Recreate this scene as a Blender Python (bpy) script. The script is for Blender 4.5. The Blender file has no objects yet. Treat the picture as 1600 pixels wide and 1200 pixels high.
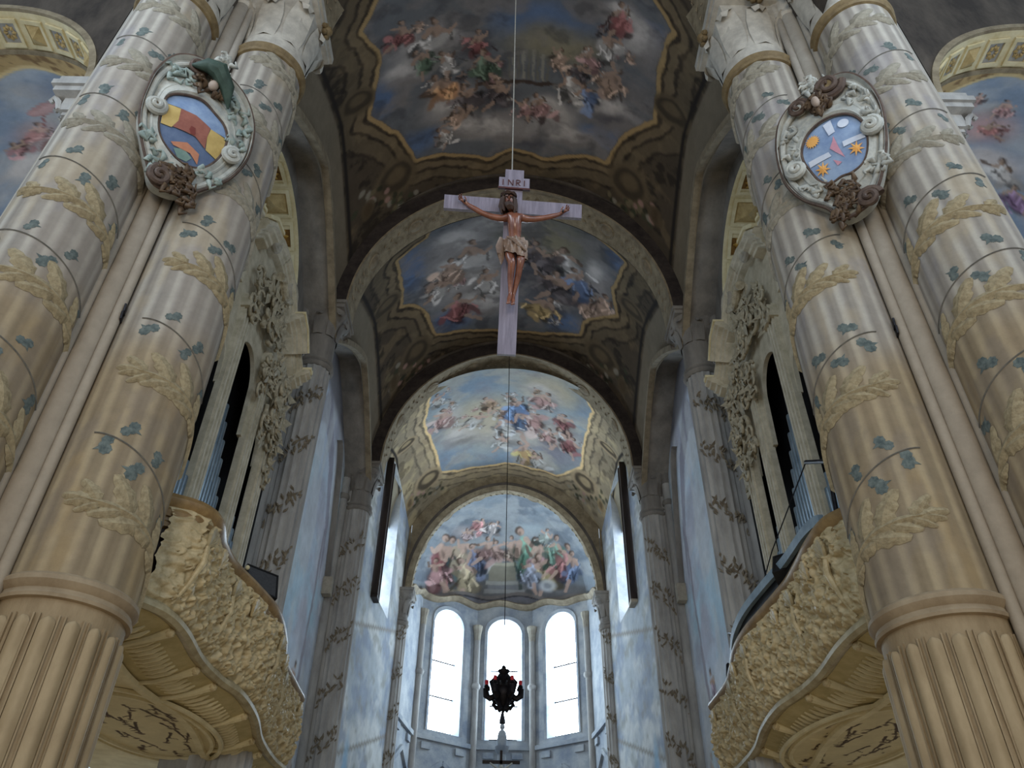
import bpy, bmesh, math, random
import numpy as np
from mathutils import Vector, Matrix

SC = bpy.context.scene
COL = SC.collection
pi = math.pi

# ------------------------------------------------------------------ camera
TH = math.atan(.806); RO = math.radians(1.07); CAMZ = 1.6
fw = Vector((0, math.cos(TH), math.sin(TH))); up0 = Vector((0, -math.sin(TH), math.cos(TH))); rt0 = Vector((1, 0, 0))
rt = rt0*math.cos(RO) + up0*math.sin(RO); upv = up0*math.cos(RO) - rt0*math.sin(RO)
cd = bpy.data.cameras.new('camera'); cam = bpy.data.objects.new('camera', cd); COL.objects.link(cam)
cd.sensor_width = 36; cd.lens = 36*1250/1600; cd.shift_x = .00375; cd.clip_end = 400
M = Matrix((rt, upv, -fw)).transposed().to_4x4(); M.translation = (0, 0, CAMZ); cam.matrix_world = M
SC.camera = cam

# ------------------------------------------------------------------ world, lights, exposure
w = bpy.data.worlds.new('daylight'); SC.world = w; w.use_nodes = True
wn = w.node_tree; wn.nodes.clear()
bg = wn.nodes.new('ShaderNodeBackground'); bg.inputs[0].default_value = (.68, .84, 1.0, 1); bg.inputs[1].default_value = .85
wo = wn.nodes.new('ShaderNodeOutputWorld'); wn.links.new(bg.outputs[0], wo.inputs[0])

def area(name, loc, target, sx, sy, power, color):
    ld = bpy.data.lights.new(name, 'AREA'); ld.shape = 'RECTANGLE'; ld.size = sx; ld.size_y = sy
    ld.energy = power; ld.color = color
    o = bpy.data.objects.new(name, ld); COL.objects.link(o); o.location = loc
    d = Vector(target) - Vector(loc); o.rotation_euler = d.to_track_quat('-Z', 'Y').to_euler()
    return o
# daylight of the nave's own high windows, behind and above the visitor
area('nave_window_light', (-8.5, -9, 15), (3, 9, 9), 4, 6, 440, (.76, .88, 1))
area('nave_window_light', (8.5, -9, 15), (-3, 9, 9), 4, 6, 440, (.76, .88, 1))
# the pair of clerestory windows nearest the crossing
area('crossing_window_light', (-8.2, 2.5, 16.5), (5, 9.5, 13), 2.5, 5, 360, (.74, .87, 1))
area('crossing_window_light', (8.2, 2.5, 16.5), (-5, 9.5, 13), 2.5, 5, 360, (.74, .87, 1))
# big west window and door, low and warm through the entrance
area('west_door_light', (0, -24, 4), (0, 10, 7), 8, 7, 2300, (1, .86, .66))

SC.view_settings.view_transform = 'Standard'; SC.view_settings.look = 'None'
SC.view_settings.exposure = -.15; SC.view_settings.gamma = 1; SC.view_settings.use_curve_mapping = False
SC.cycles.use_denoising = True
SC.cycles.max_bounces = 8; SC.cycles.diffuse_bounces = 5

# ------------------------------------------------------------------ helpers
def lin(c):
    return tuple(((x/255)/12.92 if x/255 <= .04045 else ((x/255+.055)/1.055)**2.4) for x in c)

def newmat(name):
    m = bpy.data.materials.new(name); m.use_nodes = True
    return m, m.node_tree, m.node_tree.nodes['Principled BSDF']

def mat(name, c1, c2=None, scale=2.0, rough=.75, bump=0, bscale=30, metal=0, stretch=(1, 1, 1), spec=.3, lo=.35, hi=.65):
    m, t, b = newmat(name)
    b.inputs['Roughness'].default_value = rough; b.inputs['Metallic'].default_value = metal
    b.inputs['Specular IOR Level'].default_value = spec
    c1 = lin(c1); c2 = lin(c2) if c2 else c1
    tc = t.nodes.new('ShaderNodeTexCoord'); mp = t.nodes.new('ShaderNodeMapping'); mp.inputs['Scale'].default_value = stretch
    t.links.new(tc.outputs['Object'], mp.inputs[0])
    n = t.nodes.new('ShaderNodeTexNoise'); n.inputs['Scale'].default_value = scale; n.inputs['Detail'].default_value = 7; n.inputs['Roughness'].default_value = .65
    t.links.new(mp.outputs[0], n.inputs[0])
    r = t.nodes.new('ShaderNodeValToRGB'); r.color_ramp.elements[0].color = (*c1, 1); r.color_ramp.elements[1].color = (*c2, 1)
    r.color_ramp.elements[0].position = lo; r.color_ramp.elements[1].position = hi
    t.links.new(n.outputs[0], r.inputs[0]); t.links.new(r.outputs[0], b.inputs['Base Color'])
    if bump:
        n2 = t.nodes.new('ShaderNodeTexNoise'); n2.inputs['Scale'].default_value = bscale; n2.inputs['Detail'].default_value = 4
        t.links.new(mp.outputs[0], n2.inputs[0])
        bp = t.nodes.new('ShaderNodeBump'); bp.inputs['Strength'].default_value = bump; bp.inputs['Distance'].default_value = .05
        t.links.new(n2.outputs[0], bp.inputs['Height']); t.links.new(bp.outputs[0], b.inputs['Normal'])
    return m

def paintmat(name, rough=.85, var=.25, scale=2.5, bump=.15, sat=1.0):
    """flat painting: colour stored on the mesh, worn by noise"""
    m, t, b = newmat(name)
    b.inputs['Roughness'].default_value = rough; b.inputs['Specular IOR Level'].default_value = .2
    a = t.nodes.new('ShaderNodeAttribute'); a.attribute_name = 'paint'
    tc = t.nodes.new('ShaderNodeTexCoord')
    n = t.nodes.new('ShaderNodeTexNoise'); n.inputs['Scale'].default_value = scale; n.inputs['Detail'].default_value = 9; n.inputs['Roughness'].default_value = .7
    t.links.new(tc.outputs['Object'], n.inputs[0])
    mr = t.nodes.new('ShaderNodeMapRange'); mr.inputs[1].default_value = .25; mr.inputs[2].default_value = .75
    mr.inputs[3].default_value = 1-var; mr.inputs[4].default_value = 1+var
    t.links.new(n.outputs[0], mr.inputs[0])
    vm = t.nodes.new('ShaderNodeVectorMath'); vm.operation = 'SCALE'
    t.links.new(a.outputs['Color'], vm.inputs[0]); t.links.new(mr.outputs[0], vm.inputs['Scale'])
    hs = t.nodes.new('ShaderNodeHueSaturation'); hs.inputs['Saturation'].default_value = sat
    t.links.new(vm.outputs[0], hs.inputs['Color']); t.links.new(hs.outputs[0], b.inputs['Base Color'])
    if bump:
        bp = t.nodes.new('ShaderNodeBump'); bp.inputs['Strength'].default_value = bump; bp.inputs['Distance'].default_value = .03
        t.links.new(n.outputs[0], bp.inputs['Height']); t.links.new(bp.outputs[0], b.inputs['Normal'])
    return m

def emit(name, col, s):
    m = bpy.data.materials.new(name); m.use_nodes = True; t = m.node_tree; t.nodes.clear()
    e = t.nodes.new('ShaderNodeEmission'); e.inputs[0].default_value = (*col, 1); e.inputs[1].default_value = s
    o = t.nodes.new('ShaderNodeOutputMaterial'); t.links.new(e.outputs[0], o.inputs[0])
    return m

def tag(o, label=None, cat=None, group=None, kind=None):
    if label: o['label'] = label
    if cat: o['category'] = cat
    if group: o['group'] = group
    if kind: o['kind'] = kind
    return o

def empty(name, loc=(0, 0, 0), label=None, cat=None, group=None):
    o = bpy.data.objects.new(name, None); COL.objects.link(o); o.location = loc
    return tag(o, label, cat, group)

def link_mesh(name, me, parent=None, loc=None):
    o = bpy.data.objects.new(name, me); COL.objects.link(o)
    if parent: o.parent = parent
    if loc is not None: o.location = loc
    return o

class MB:
    """collects geometry in WORLD coordinates; build() moves it under the parent's frame"""
    def __init__(s): s.v = []; s.f = []; s.paint = None
    def add(s, vs, fs):
        n = len(s.v); s.v += [tuple(p) for p in vs]; s.f += [tuple(i+n for i in f) for f in fs]; return s
    def box(s, x0, x1, y0, y1, z0, z1):
        return s.add([(x0,y0,z0),(x1,y0,z0),(x1,y1,z0),(x0,y1,z0),(x0,y0,z1),(x1,y0,z1),(x1,y1,z1),(x0,y1,z1)],
                     [(0,3,2,1),(4,5,6,7),(0,1,5,4),(1,2,6,5),(2,3,7,6),(3,0,4,7)])
    def grid(s, nu, nv, fn, cu=False, flip=False):
        n = len(s.v)
        for j in range(nv+1):
            for i in range(nu if cu else nu+1): s.v.append(tuple(fn(i/nu, j/nv)))
        W = nu if cu else nu+1
        for j in range(nv):
            for i in range(nu):
                a = n+j*W+i; b = n+j*W+(i+1) % W; c = b+W; d = a+W
                s.f.append((a, d, c, b) if flip else (a, b, c, d))
        return s
    def lathe(s, prof, cx, cy, n=32, a0=0, a1=2*pi, flute=None):
        full = abs(a1-a0-2*pi) < 1e-6
        def fn(u, v):
            k = v*(len(prof)-1); r, z = prof[int(round(k))]; a = a0+(a1-a0)*u
            if flute: r = r*(1-flute(a))
            return (cx+r*math.cos(a), cy+r*math.sin(a), z)
        return s.grid(n, len(prof)-1, fn, cu=full)
    def tube(s, path, r, n=8, cap=True):
        P = [Vector(p) for p in path]; m = len(P); base = len(s.v)
        T = [(P[min(i+1, m-1)]-P[max(i-1, 0)]).normalized() for i in range(m)]
        ref = Vector((0, 0, 1)) if abs(T[0].z) < .9 else Vector((1, 0, 0))
        N = T[0].cross(ref).normalized()
        for i in range(m):
            N = (N - T[i]*N.dot(T[i])).normalized(); B = T[i].cross(N)
            rr = r[i] if hasattr(r, '__len__') else r
            for k in range(n):
                a = 2*pi*k/n; s.v.append(tuple(P[i]+N*(rr*math.cos(a))+B*(rr*math.sin(a))))
        for i in range(m-1):
            for k in range(n):
                a = base+i*n+k; b = base+i*n+(k+1) % n; s.f.append((a, b, b+n, a+n))
        if cap:
            s.f.append(tuple(base+k for k in reversed(range(n)))); s.f.append(tuple(base+(m-1)*n+k for k in range(n)))
        return s
    def ball(s, c, r, nu=12, nv=8):
        rx, ry, rz = r if hasattr(r, '__len__') else (r, r, r)
        return s.grid(nu, nv, lambda u, v: (c[0]+rx*math.cos(2*pi*u)*math.sin(pi*(.02+.96*v)), c[1]+ry*math.sin(2*pi*u)*math.sin(pi*(.02+.96*v)), c[2]-rz*math.cos(pi*(.02+.96*v))), cu=True)
    def prism(s, poly, fn, d0, d1):
        """poly of 2D points, fn(a,b,d)->3D"""
        n = len(poly); base = len(s.v)
        for d in (d0, d1): s.v += [tuple(fn(a, b, d)) for a, b in poly]
        s.f.append(tuple(base+i for i in range(n))); s.f.append(tuple(base+n+i for i in reversed(range(n))))
        for i in range(n): j = (i+1) % n; s.f.append((base+i, base+n+i, base+n+j, base+j))
        return s
    def sweep(s, path, prof, closed_prof=True):
        """prof: offsets (a along normal-vector, b along binormal) given per path point frame (p, n, b)"""
        base = len(s.v); m = len(prof)
        for p, nn, bb in path:
            p = Vector(p); nn = Vector(nn); bb = Vector(bb)
            for a, b in prof: s.v.append(tuple(p+nn*a+bb*b))
        for i in range(len(path)-1):
            for k in range(m if closed_prof else m-1):
                a = base+i*m+k; b = base+i*m+(k+1) % m; s.f.append((a, b, b+m, a+m))
        if closed_prof:
            s.f.append(tuple(base+k for k in range(m))); e = base+(len(path)-1)*m; s.f.append(tuple(e+k for k in reversed(range(m))))
        return s
    def build(s, name, m, parent=None, ang=.6, recalc=True, origin=None):
        me = bpy.data.meshes.new(name)
        off = Vector(origin) if origin is not None else (parent_loc(parent) if parent else Vector((0, 0, 0)))
        me.from_pydata([(x-off.x, y-off.y, z-off.z) for x, y, z in s.v], [], s.f)
        if recalc:
            bm = bmesh.new(); bm.from_mesh(me); bmesh.ops.recalc_face_normals(bm, faces=bm.faces); bm.to_mesh(me); bm.free()
        me.polygons.foreach_set('use_smooth', [True]*len(me.polygons)); me.set_sharp_from_angle(angle=ang)
        if s.paint is not None:
            a = me.attributes.new('paint', 'FLOAT_COLOR', 'POINT')
            c = np.ones((len(s.v), 4), dtype=np.float32); c[:, :3] = s.paint; a.data.foreach_set('color', c.ravel())
        me.materials.append(m)
        o = link_mesh(name, me, parent)
        if origin is not None:
            o.location = Vector(origin) - (parent_loc(parent) if parent else Vector((0, 0, 0)))
        return o

def parent_loc(p):
    v = Vector((0, 0, 0))
    while p: v += p.location; p = p.parent
    return v

# ---- numpy value noise + painter
_rs = np.random.RandomState(7); _tab = _rs.rand(256, 256)
def vnoise(x, y):
    xi = np.floor(x).astype(int); yi = np.floor(y).astype(int); xf = x-xi; yf = y-yi
    xf = xf*xf*(3-2*xf); yf = yf*yf*(3-2*yf)
    g = lambda i, j: _tab[i % 256, j % 256]
    return (g(xi, yi)*(1-xf)+g(xi+1, yi)*xf)*(1-yf)+(g(xi, yi+1)*(1-xf)+g(xi+1, yi+1)*xf)*yf
def fbm(x, y, o=5):
    s = 0; a = .5; t = 0
    for k in range(o):
        s = s+a*vnoise(x*2**k+17.3*k, y*2**k+9.1*k); t += a; a *= .55
    return s/t
def sstep(e0, e1, x):
    t = np.clip((x-e0)/(e1-e0), 0, 1); return t*t*(3-2*t)

class Paint:
    def __init__(s, X, Y, base, warp=.12, wf=1.3):
        s.X0 = X; s.Y0 = Y
        s.X = X+warp*(fbm(X*wf+3, Y*wf)-.5)*2; s.Y = Y+warp*(fbm(X*wf, Y*wf+31)-.5)*2
        s.c = np.zeros((len(X), 3)); s.c[:] = lin(base)
    def mix(s, a, col):
        a = np.clip(a, 0, 1)[:, None]; s.c = s.c*(1-a)+np.array(lin(col))*a
    def ell(s, x, y, rx, ry, col, al=1, soft=.5, rot=0):
        dx = s.X-x; dy = s.Y-y; c, n = math.cos(rot), math.sin(rot)
        d = np.hypot((dx*c+dy*n)/rx, (-dx*n+dy*c)/ry); s.mix(al*(1-sstep(1-soft, 1, d)), col)
    def sd(s, P):
        """signed distance to a polygon, negative inside"""
        px, py = s.X, s.Y; d = np.full(len(px), 1e9); ins = np.zeros(len(px), bool); n = len(P)
        for i in range(n):
            ax, ay = P[i]; bx, by = P[(i+1) % n]; ex, ey = bx-ax, by-ay
            t = np.clip(((px-ax)*ex+(py-ay)*ey)/(ex*ex+ey*ey+1e-12), 0, 1)
            d = np.minimum(d, np.hypot(px-ax-t*ex, py-ay-t*ey))
            c = ((ay > py) != (by > py)) & (px < (bx-ax)*(py-ay)/(by-ay+1e-12)+ax); ins ^= c
        return np.where(ins, -d, d)
    def poly(s, P, col, al=1, soft=.05):
        s.mix(al*(1-sstep(-soft, soft, s.sd(P))), col)
    def seg(s, x0, y0, x1, y1, w0, w1, col, al=1):
        ex, ey = x1-x0, y1-y0; t = np.clip(((s.X-x0)*ex+(s.Y-y0)*ey)/(ex*ex+ey*ey+1e-12), 0, 1)
        d = np.hypot(s.X-x0-t*ex, s.Y-y0-t*ey)/(w0+(w1-w0)*t); s.mix(al*(1-sstep(.6, 1, d)), col)
    def clouds(s, mask, col, sc, th=.5, al=1, seed=0):
        n = fbm(s.X*sc+seed*7.7, s.Y*sc*1.5+seed*3.1, 6); s.mix(mask*al*sstep(th-.08, th+.12, n), col)
    def figure(s, x, y, sx, sy, robe, seed, dirn=1, skin=(196, 160, 132), al=.9):
        """a loosely brushed figure: swirling drapery, folds, limbs, head. dirn=+1 when 'up' is +second axis"""
        R = random.Random(seed); lx = R.choice((-1, 1)); tl = R.uniform(-.5, .5); ct, st = math.cos(tl), math.sin(tl)
        V = lambda a, b: (x+(a*ct-b*st)*sx*lx, y+(a*st+b*ct)*sy*dirn)
        m = (sx+abs(sy))/2
        dk = tuple(int(k*.42) for k in robe); lt = tuple(min(255, int(k*1.2+30)) for k in robe); md = tuple(int(k*.75) for k in robe)
        sdk = tuple(int(k*.6) for k in skin)
        s.ell(*V(.1, -.3), sx*.95, sy*.7, dk, al*.5, .9, R.uniform(-.6, .6))
        for k in range(6):
            s.ell(*V(R.uniform(-.5, .6), R.uniform(-.8, .15)), sx*R.uniform(.25, .5), sy*R.uniform(.14, .3), (robe, md, robe, lt, md, dk)[k], al*.9, .5, R.uniform(-1.2, 1.2))
        s.ell(*V(0, -.2), sx*.42, sy*.45, robe, al, .5, R.uniform(-.6, .6))
        for k in range(7):
            a = R.uniform(-.6, .5); b = R.uniform(-.3, .2); s.seg(*V(a, b), *V(a+R.uniform(-.25, .5), b-R.uniform(.2, .6)), .03*m, .07*m, (lt, dk, lt, md, dk, lt, dk)[k], al*.75)
        s.ell(*V(-.05, .2), sx*.24, sy*.28, skin if R.random() < .6 else lt, al, .5, R.uniform(-.5, .5))
        s.ell(*V(.06, .12), sx*.12, sy*.24, sdk, al*.6, .7, R.uniform(-.5, .5))
        for sg in (1, -1):
            ex, ey = sg*R.uniform(.25, .45), R.uniform(.0, .35); s.seg(*V(sg*.14, .32), *V(ex, ey), .11*m, .09*m, skin, al); s.seg(*V(ex, ey), *V(ex+sg*R.uniform(-.1, .3), ey+R.uniform(-.1, .35)), .085*m, .06*m, skin if R.random() < .6 else sdk, al)
        if R.random() < .6: s.seg(*V(.25, -.55), *V(R.uniform(.4, .7), -.95), .12*m, .08*m, skin, al*.9)
        s.ell(*V(.04, .6), .16*m, .18*m, (92, 66, 48), al, .4)
        s.ell(*V(-.01, .56), .12*m, .15*m, skin, al, .4); s.ell(*V(.05, .53), .06*m, .1*m, sdk, al*.7, .6)
# ------------------------------------------------------------------ shared dimensions (metres)
Y1, Y2, Y3, Y4 = 9.3, 17.5, 26.0, 34.5      # great piers, then the three responds
HW = 5.25                                    # half width at the vault's edge
def side_z(y, ya, yb, rise=2.8, sp=17.2):
    t = abs((y-(ya+yb)/2)/((yb-ya)/2)); return sp+rise*(1-min(1, t)**1.3)
def vault_z(x, y, ya, yb, top=6.95, sp=17.4, rise=2.4):
    xn = min(1, abs(x)/HW); t = min(1, abs((y-(ya+yb)/2)/((yb-ya)/2)))
    a = (1-xn**2.1)**.5
    return sp+top*a+rise*(1-t**1.3)*(.28+.72*xn**4)
BAYS = {'A': (Y1+.1, Y2), 'B': (Y2, Y3), 'C': (Y3, Y4)}
FRES = {
 'A': dict(
  sky=[(-3.26, 9.77), (-4.07, 10.87), (-3.83, 11.51), (-3.82, 12.07), (-3.99, 12.77), (-4.3, 13.68), (-3.54, 14.59), (-3.09, 15.69), (-2.34, 15.77), (-0.88, 16.24), (-0.02, 15.94), (1.06, 16.18), (2.2, 15.77), (3.0, 15.61), (3.48, 14.49), (4.2, 13.68), (4.07, 12.28), (4.04, 11.16), (4.09, 10.56), (3.25, 9.64)],
  blobs=[('b', 0.74, 11.68, 1.66, 0.84), ('b', -3.91, 13.37, 0.49, 0.71), ('b', -2.99, 15.21, 0.86, 0.51), ('b', 2.92, 14.94, 0.85, 0.5), ('b', 3.76, 10.98, 0.35, 0.38), ('y', 1.19, 12.28, 1.68, 0.75), ('c', -2.54, 12.02, 1.3, 0.84), ('c', -3.16, 12.85, 0.77, 0.54), ('c', -1.84, 14.37, 1.19, 0.62), ('c', -1.41, 15.11, 1.13, 0.47), ('c', 1.33, 14.61, 1.01, 0.63), ('c', 3.0, 13.92, 1.18, 0.56), ('c', 1.8, 15.25, 1.32, 0.42), ('c', 3.48, 11.47, 0.68, 0.8), ('c', 2.88, 10.93, 0.64, 0.49), ('d', -0.46, 14.21, 0.82, 0.63), ('d', 3.18, 14.33, 0.82, 0.31), ('d', 0.61, 15.57, 0.84, 0.4), ('c', -0.24, 15.28, 1.26, 0.44)],
  figs=[(-2.15, 13.68, 0.73, 0.5, 'o'), (-2.36, 11.88, 0.6, 0.54, 'w'), (-3.25, 11.5, 0.41, 0.41, 'r'), (-1.1, 12.34, 0.46, 0.4, 'r'), (-0.94, 13.11, 0.55, 0.49, 'g'), (1.87, 13.67, 0.66, 0.54, 'w'), (2.32, 13.83, 0.46, 0.41, 'b'), (2.99, 13.09, 0.5, 0.51, 't'), (2.79, 11.99, 0.45, 0.58, 'w'), (2.96, 10.98, 0.38, 0.5, 'r'), (1.38, 12.81, 0.35, 0.4, 't'), (2.28, 12.57, 0.37, 0.39, 'p'), (-0.5, 14.08, 0.53, 0.42, 'd'), (-1.67, 14.66, 0.44, 0.34, 't'), (-2.22, 15.25, 0.4, 0.3, 'w'), (0.87, 14.49, 0.46, 0.38, 'p'), (-1.38, 14.12, 0.56, 0.41, 'd'), (0.37, 14.62, 0.38, 0.3, 'p'), (-2.74, 12.59, 0.43, 0.43, 'g'), (2.0, 13.06, 0.34, 0.3, 'd'), (-2.01, 12.81, 0.45, 0.4, 'w')],
  extra=[('pipes', 0.45, 13.13, 0.6, 0.53), ('beam', 0.47, 13.73, 1.6, 0.1)]),
 'B': dict(
  sky=[(-2.43, 17.93), (-2.94, 19.07), (-3.91, 19.31), (-3.92, 20.78), (-4.07, 21.97), (-3.42, 22.61), (-2.89, 24.18), (-1.49, 24.66), (-0.15, 24.85), (1.46, 24.77), (2.86, 24.13), (2.94, 23.39), (4.04, 22.26), (3.8, 21.09), (3.98, 19.13), (2.99, 18.78), (2.36, 17.84)],
  blobs=[('b', -3.59, 20.33, 0.59, 1.46), ('b', -2.5, 23.77, 1.23, 0.69), ('b', 3.7, 19.35, 0.4, 0.63), ('b', 2.2, 23.82, 0.88, 0.62), ('c', -1.69, 21.88, 1.93, 1.69), ('c', -1.87, 19.99, 1.36, 1.07), ('y', 1.23, 19.76, 2.05, 1.42), ('d', 1.62, 22.47, 1.73, 1.12), ('c', -0.95, 23.33, 1.29, 0.8), ('d', 0.82, 21.71, 1.24, 1.03), ('c', 3.24, 21.24, 0.64, 1.35), ('c', -0.21, 19.08, 1.62, 0.56)],
  figs=[(-1.54, 20.84, 0.82, 0.88, 'w'), (-2.41, 21.4, 0.65, 0.7, 't'), (-0.95, 22.37, 0.71, 0.64, 'w'), (-2.11, 23.32, 0.9, 0.62, 'r'), (2.27, 20.97, 0.78, 0.92, 'w'), (1.3, 21.21, 0.73, 0.79, 'd'), (1.41, 23.48, 0.83, 0.57, 'y'), (3.14, 22.81, 0.51, 0.58, 't'), (3.69, 22.25, 0.44, 0.57, 't'), (0.79, 20.79, 0.59, 0.73, 'd'), (2.68, 21.66, 0.6, 0.73, 'b'), (1.86, 22.22, 0.89, 0.63, 'd'), (-2.68, 22.12, 0.52, 0.5, 'w')],
  extra=[]),
 'C': dict(
  sky=[(-2.46, 24.66), (-3.31, 26.99), (-3.68, 29.24), (-3.38, 31.3), (-3.15, 32.93), (-2.41, 33.44), (-1.17, 33.65), (-0.05, 33.51), (1.23, 33.66), (2.49, 33.57), (3.47, 32.21), (3.56, 30.57), (3.53, 27.34), (2.96, 25.96), (2.47, 24.52)],
  blobs=[('B', -1.65, 27.31, 2.1, 1.15), ('B', -2.84, 32.52, 1.02, 1.25), ('B', 3.37, 27.62, 0.41, 1.5), ('B', -0.06, 33.41, 1.88, 0.72), ('Y', -0.99, 30.2, 2.04, 2.32), ('Y', 1.85, 27.35, 1.58, 1.41), ('W', -2.2, 31.15, 1.18, 0.87), ('W', 0.23, 31.62, 1.54, 0.98), ('D', 2.25, 32.09, 1.19, 1.06), ('W', -2.71, 29.3, 0.67, 1.15), ('W', 2.63, 30.79, 1.14, 0.9), ('W', 1.59, 27.8, 1.08, 1.04), ('W', 1.38, 33.39, 1.25, 0.62)],
  figs=[(-3.0, 29.36, 0.58, 0.94, 'P'), (-3.0, 27.42, 0.44, 0.6, 'W'), (0.21, 30.28, 0.78, 1.33, 'B'), (-0.09, 30.97, 0.68, 0.72, 'W'), (1.12, 30.35, 0.66, 0.9, 'P'), (1.62, 28.39, 0.61, 0.81, 'P'), (2.57, 29.82, 0.61, 0.75, 'r'), (2.5, 31.09, 0.63, 0.68, 'W'), (2.96, 31.22, 0.57, 0.58, 'r'), (0.88, 32.64, 0.62, 0.71, 'O'), (-0.23, 32.07, 0.5, 0.53, 'W'), (-1.44, 30.32, 0.59, 0.49, 'W'), (-0.83, 29.07, 0.52, 0.59, 'T'), (1.52, 33.11, 0.56, 0.61, 'W'), (0.49, 29.38, 0.59, 0.81, 'B'), (1.9, 31.18, 0.47, 0.52, 'P')],
  extra=[]),
}
# ------------------------------------------------------------------ materials
m_plaster = mat('grey_lime_plaster', (112, 108, 104), (150, 145, 138), 1.2, .85, .25, 14, stretch=(1, 1, .35))
m_darkplaster = mat('dark_brown_plaster', (58, 52, 48), (92, 84, 76), 1.5, .85, .2, 12, stretch=(1, 1, .4))  # two dark browns mottled at random
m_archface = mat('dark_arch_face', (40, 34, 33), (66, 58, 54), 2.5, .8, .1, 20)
m_soffit = mat('ochre_soffit', (120, 108, 88), (160, 148, 124), 3, .8, .2, 25)
m_moulding = mat('tan_moulding', (118, 106, 88), (150, 138, 116), 3, .75)
m_stone = mat('cream_stone', (150, 143, 130), (186, 178, 162), 2, .75, .15, 30)
m_greystone = mat('grey_stone_shaft', (146, 144, 142), (184, 182, 178), 2.2, .7, .15, 30, stretch=(1, 1, .3))
m_dirtyleaf = mat('brown_painted_leaf', (112, 102, 88), (144, 134, 116), 9, .8)
m_gold = mat('gilding', (150, 112, 40), (206, 168, 84), 9, .45, .1, 40, metal=.35, spec=.5)
m_ochre = mat('ochre_stucco', (166, 144, 98), (200, 178, 130), 4, .7, .15, 30)
m_cream = mat('cream_stucco', (206, 192, 150), (228, 218, 184), 3, .75)
m_fresco = paintmat('fresco_paint', .9, .16, 2.2, .1, .74)
m_wallfresco = paintmat('wall_fresco_paint', .9, .2, 1.4, .15, .9)
m_floor = mat('pale_terracotta_floor', (186, 154, 116), (214, 184, 146), 1.2, .6)
m_glass = emit('daylit_window_glass', (.70, .86, 1.0), 23.0)
m_glass2 = emit('daylit_side_glass', (.76, .89, 1.0), 8.0)
m_lead = mat('dark_iron', (34, 34, 38), (54, 54, 60), 8, .5, metal=.6)
m_darkwood = mat('dark_wood', (34, 26, 24), (58, 46, 40), 4, .55, stretch=(1, 1, .2))
m_apse = mat('pale_apse_plaster', (132, 142, 156), (184, 188, 190), .9, .85, .2, 12)

# ------------------------------------------------------------------ floor and outer shell
tag(MB().box(-16, 16, -26, 44, -.3, 0).build('floor', m_floor), 'warm terracotta church floor below the view', kind='structure')
# nave ceiling behind and above the visitor
def nave_ceiling():
    b = MB()
    b.grid(24, 10, lambda u, v: (-6.2*math.cos(pi*u), -24+32.6*v, 17.6+7.2*math.sin(pi*u)))
    return tag(b.build('ceiling', m_darkplaster), 'nave vault above the visitor, before the great piers', kind='structure')
nave_ceiling()

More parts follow.
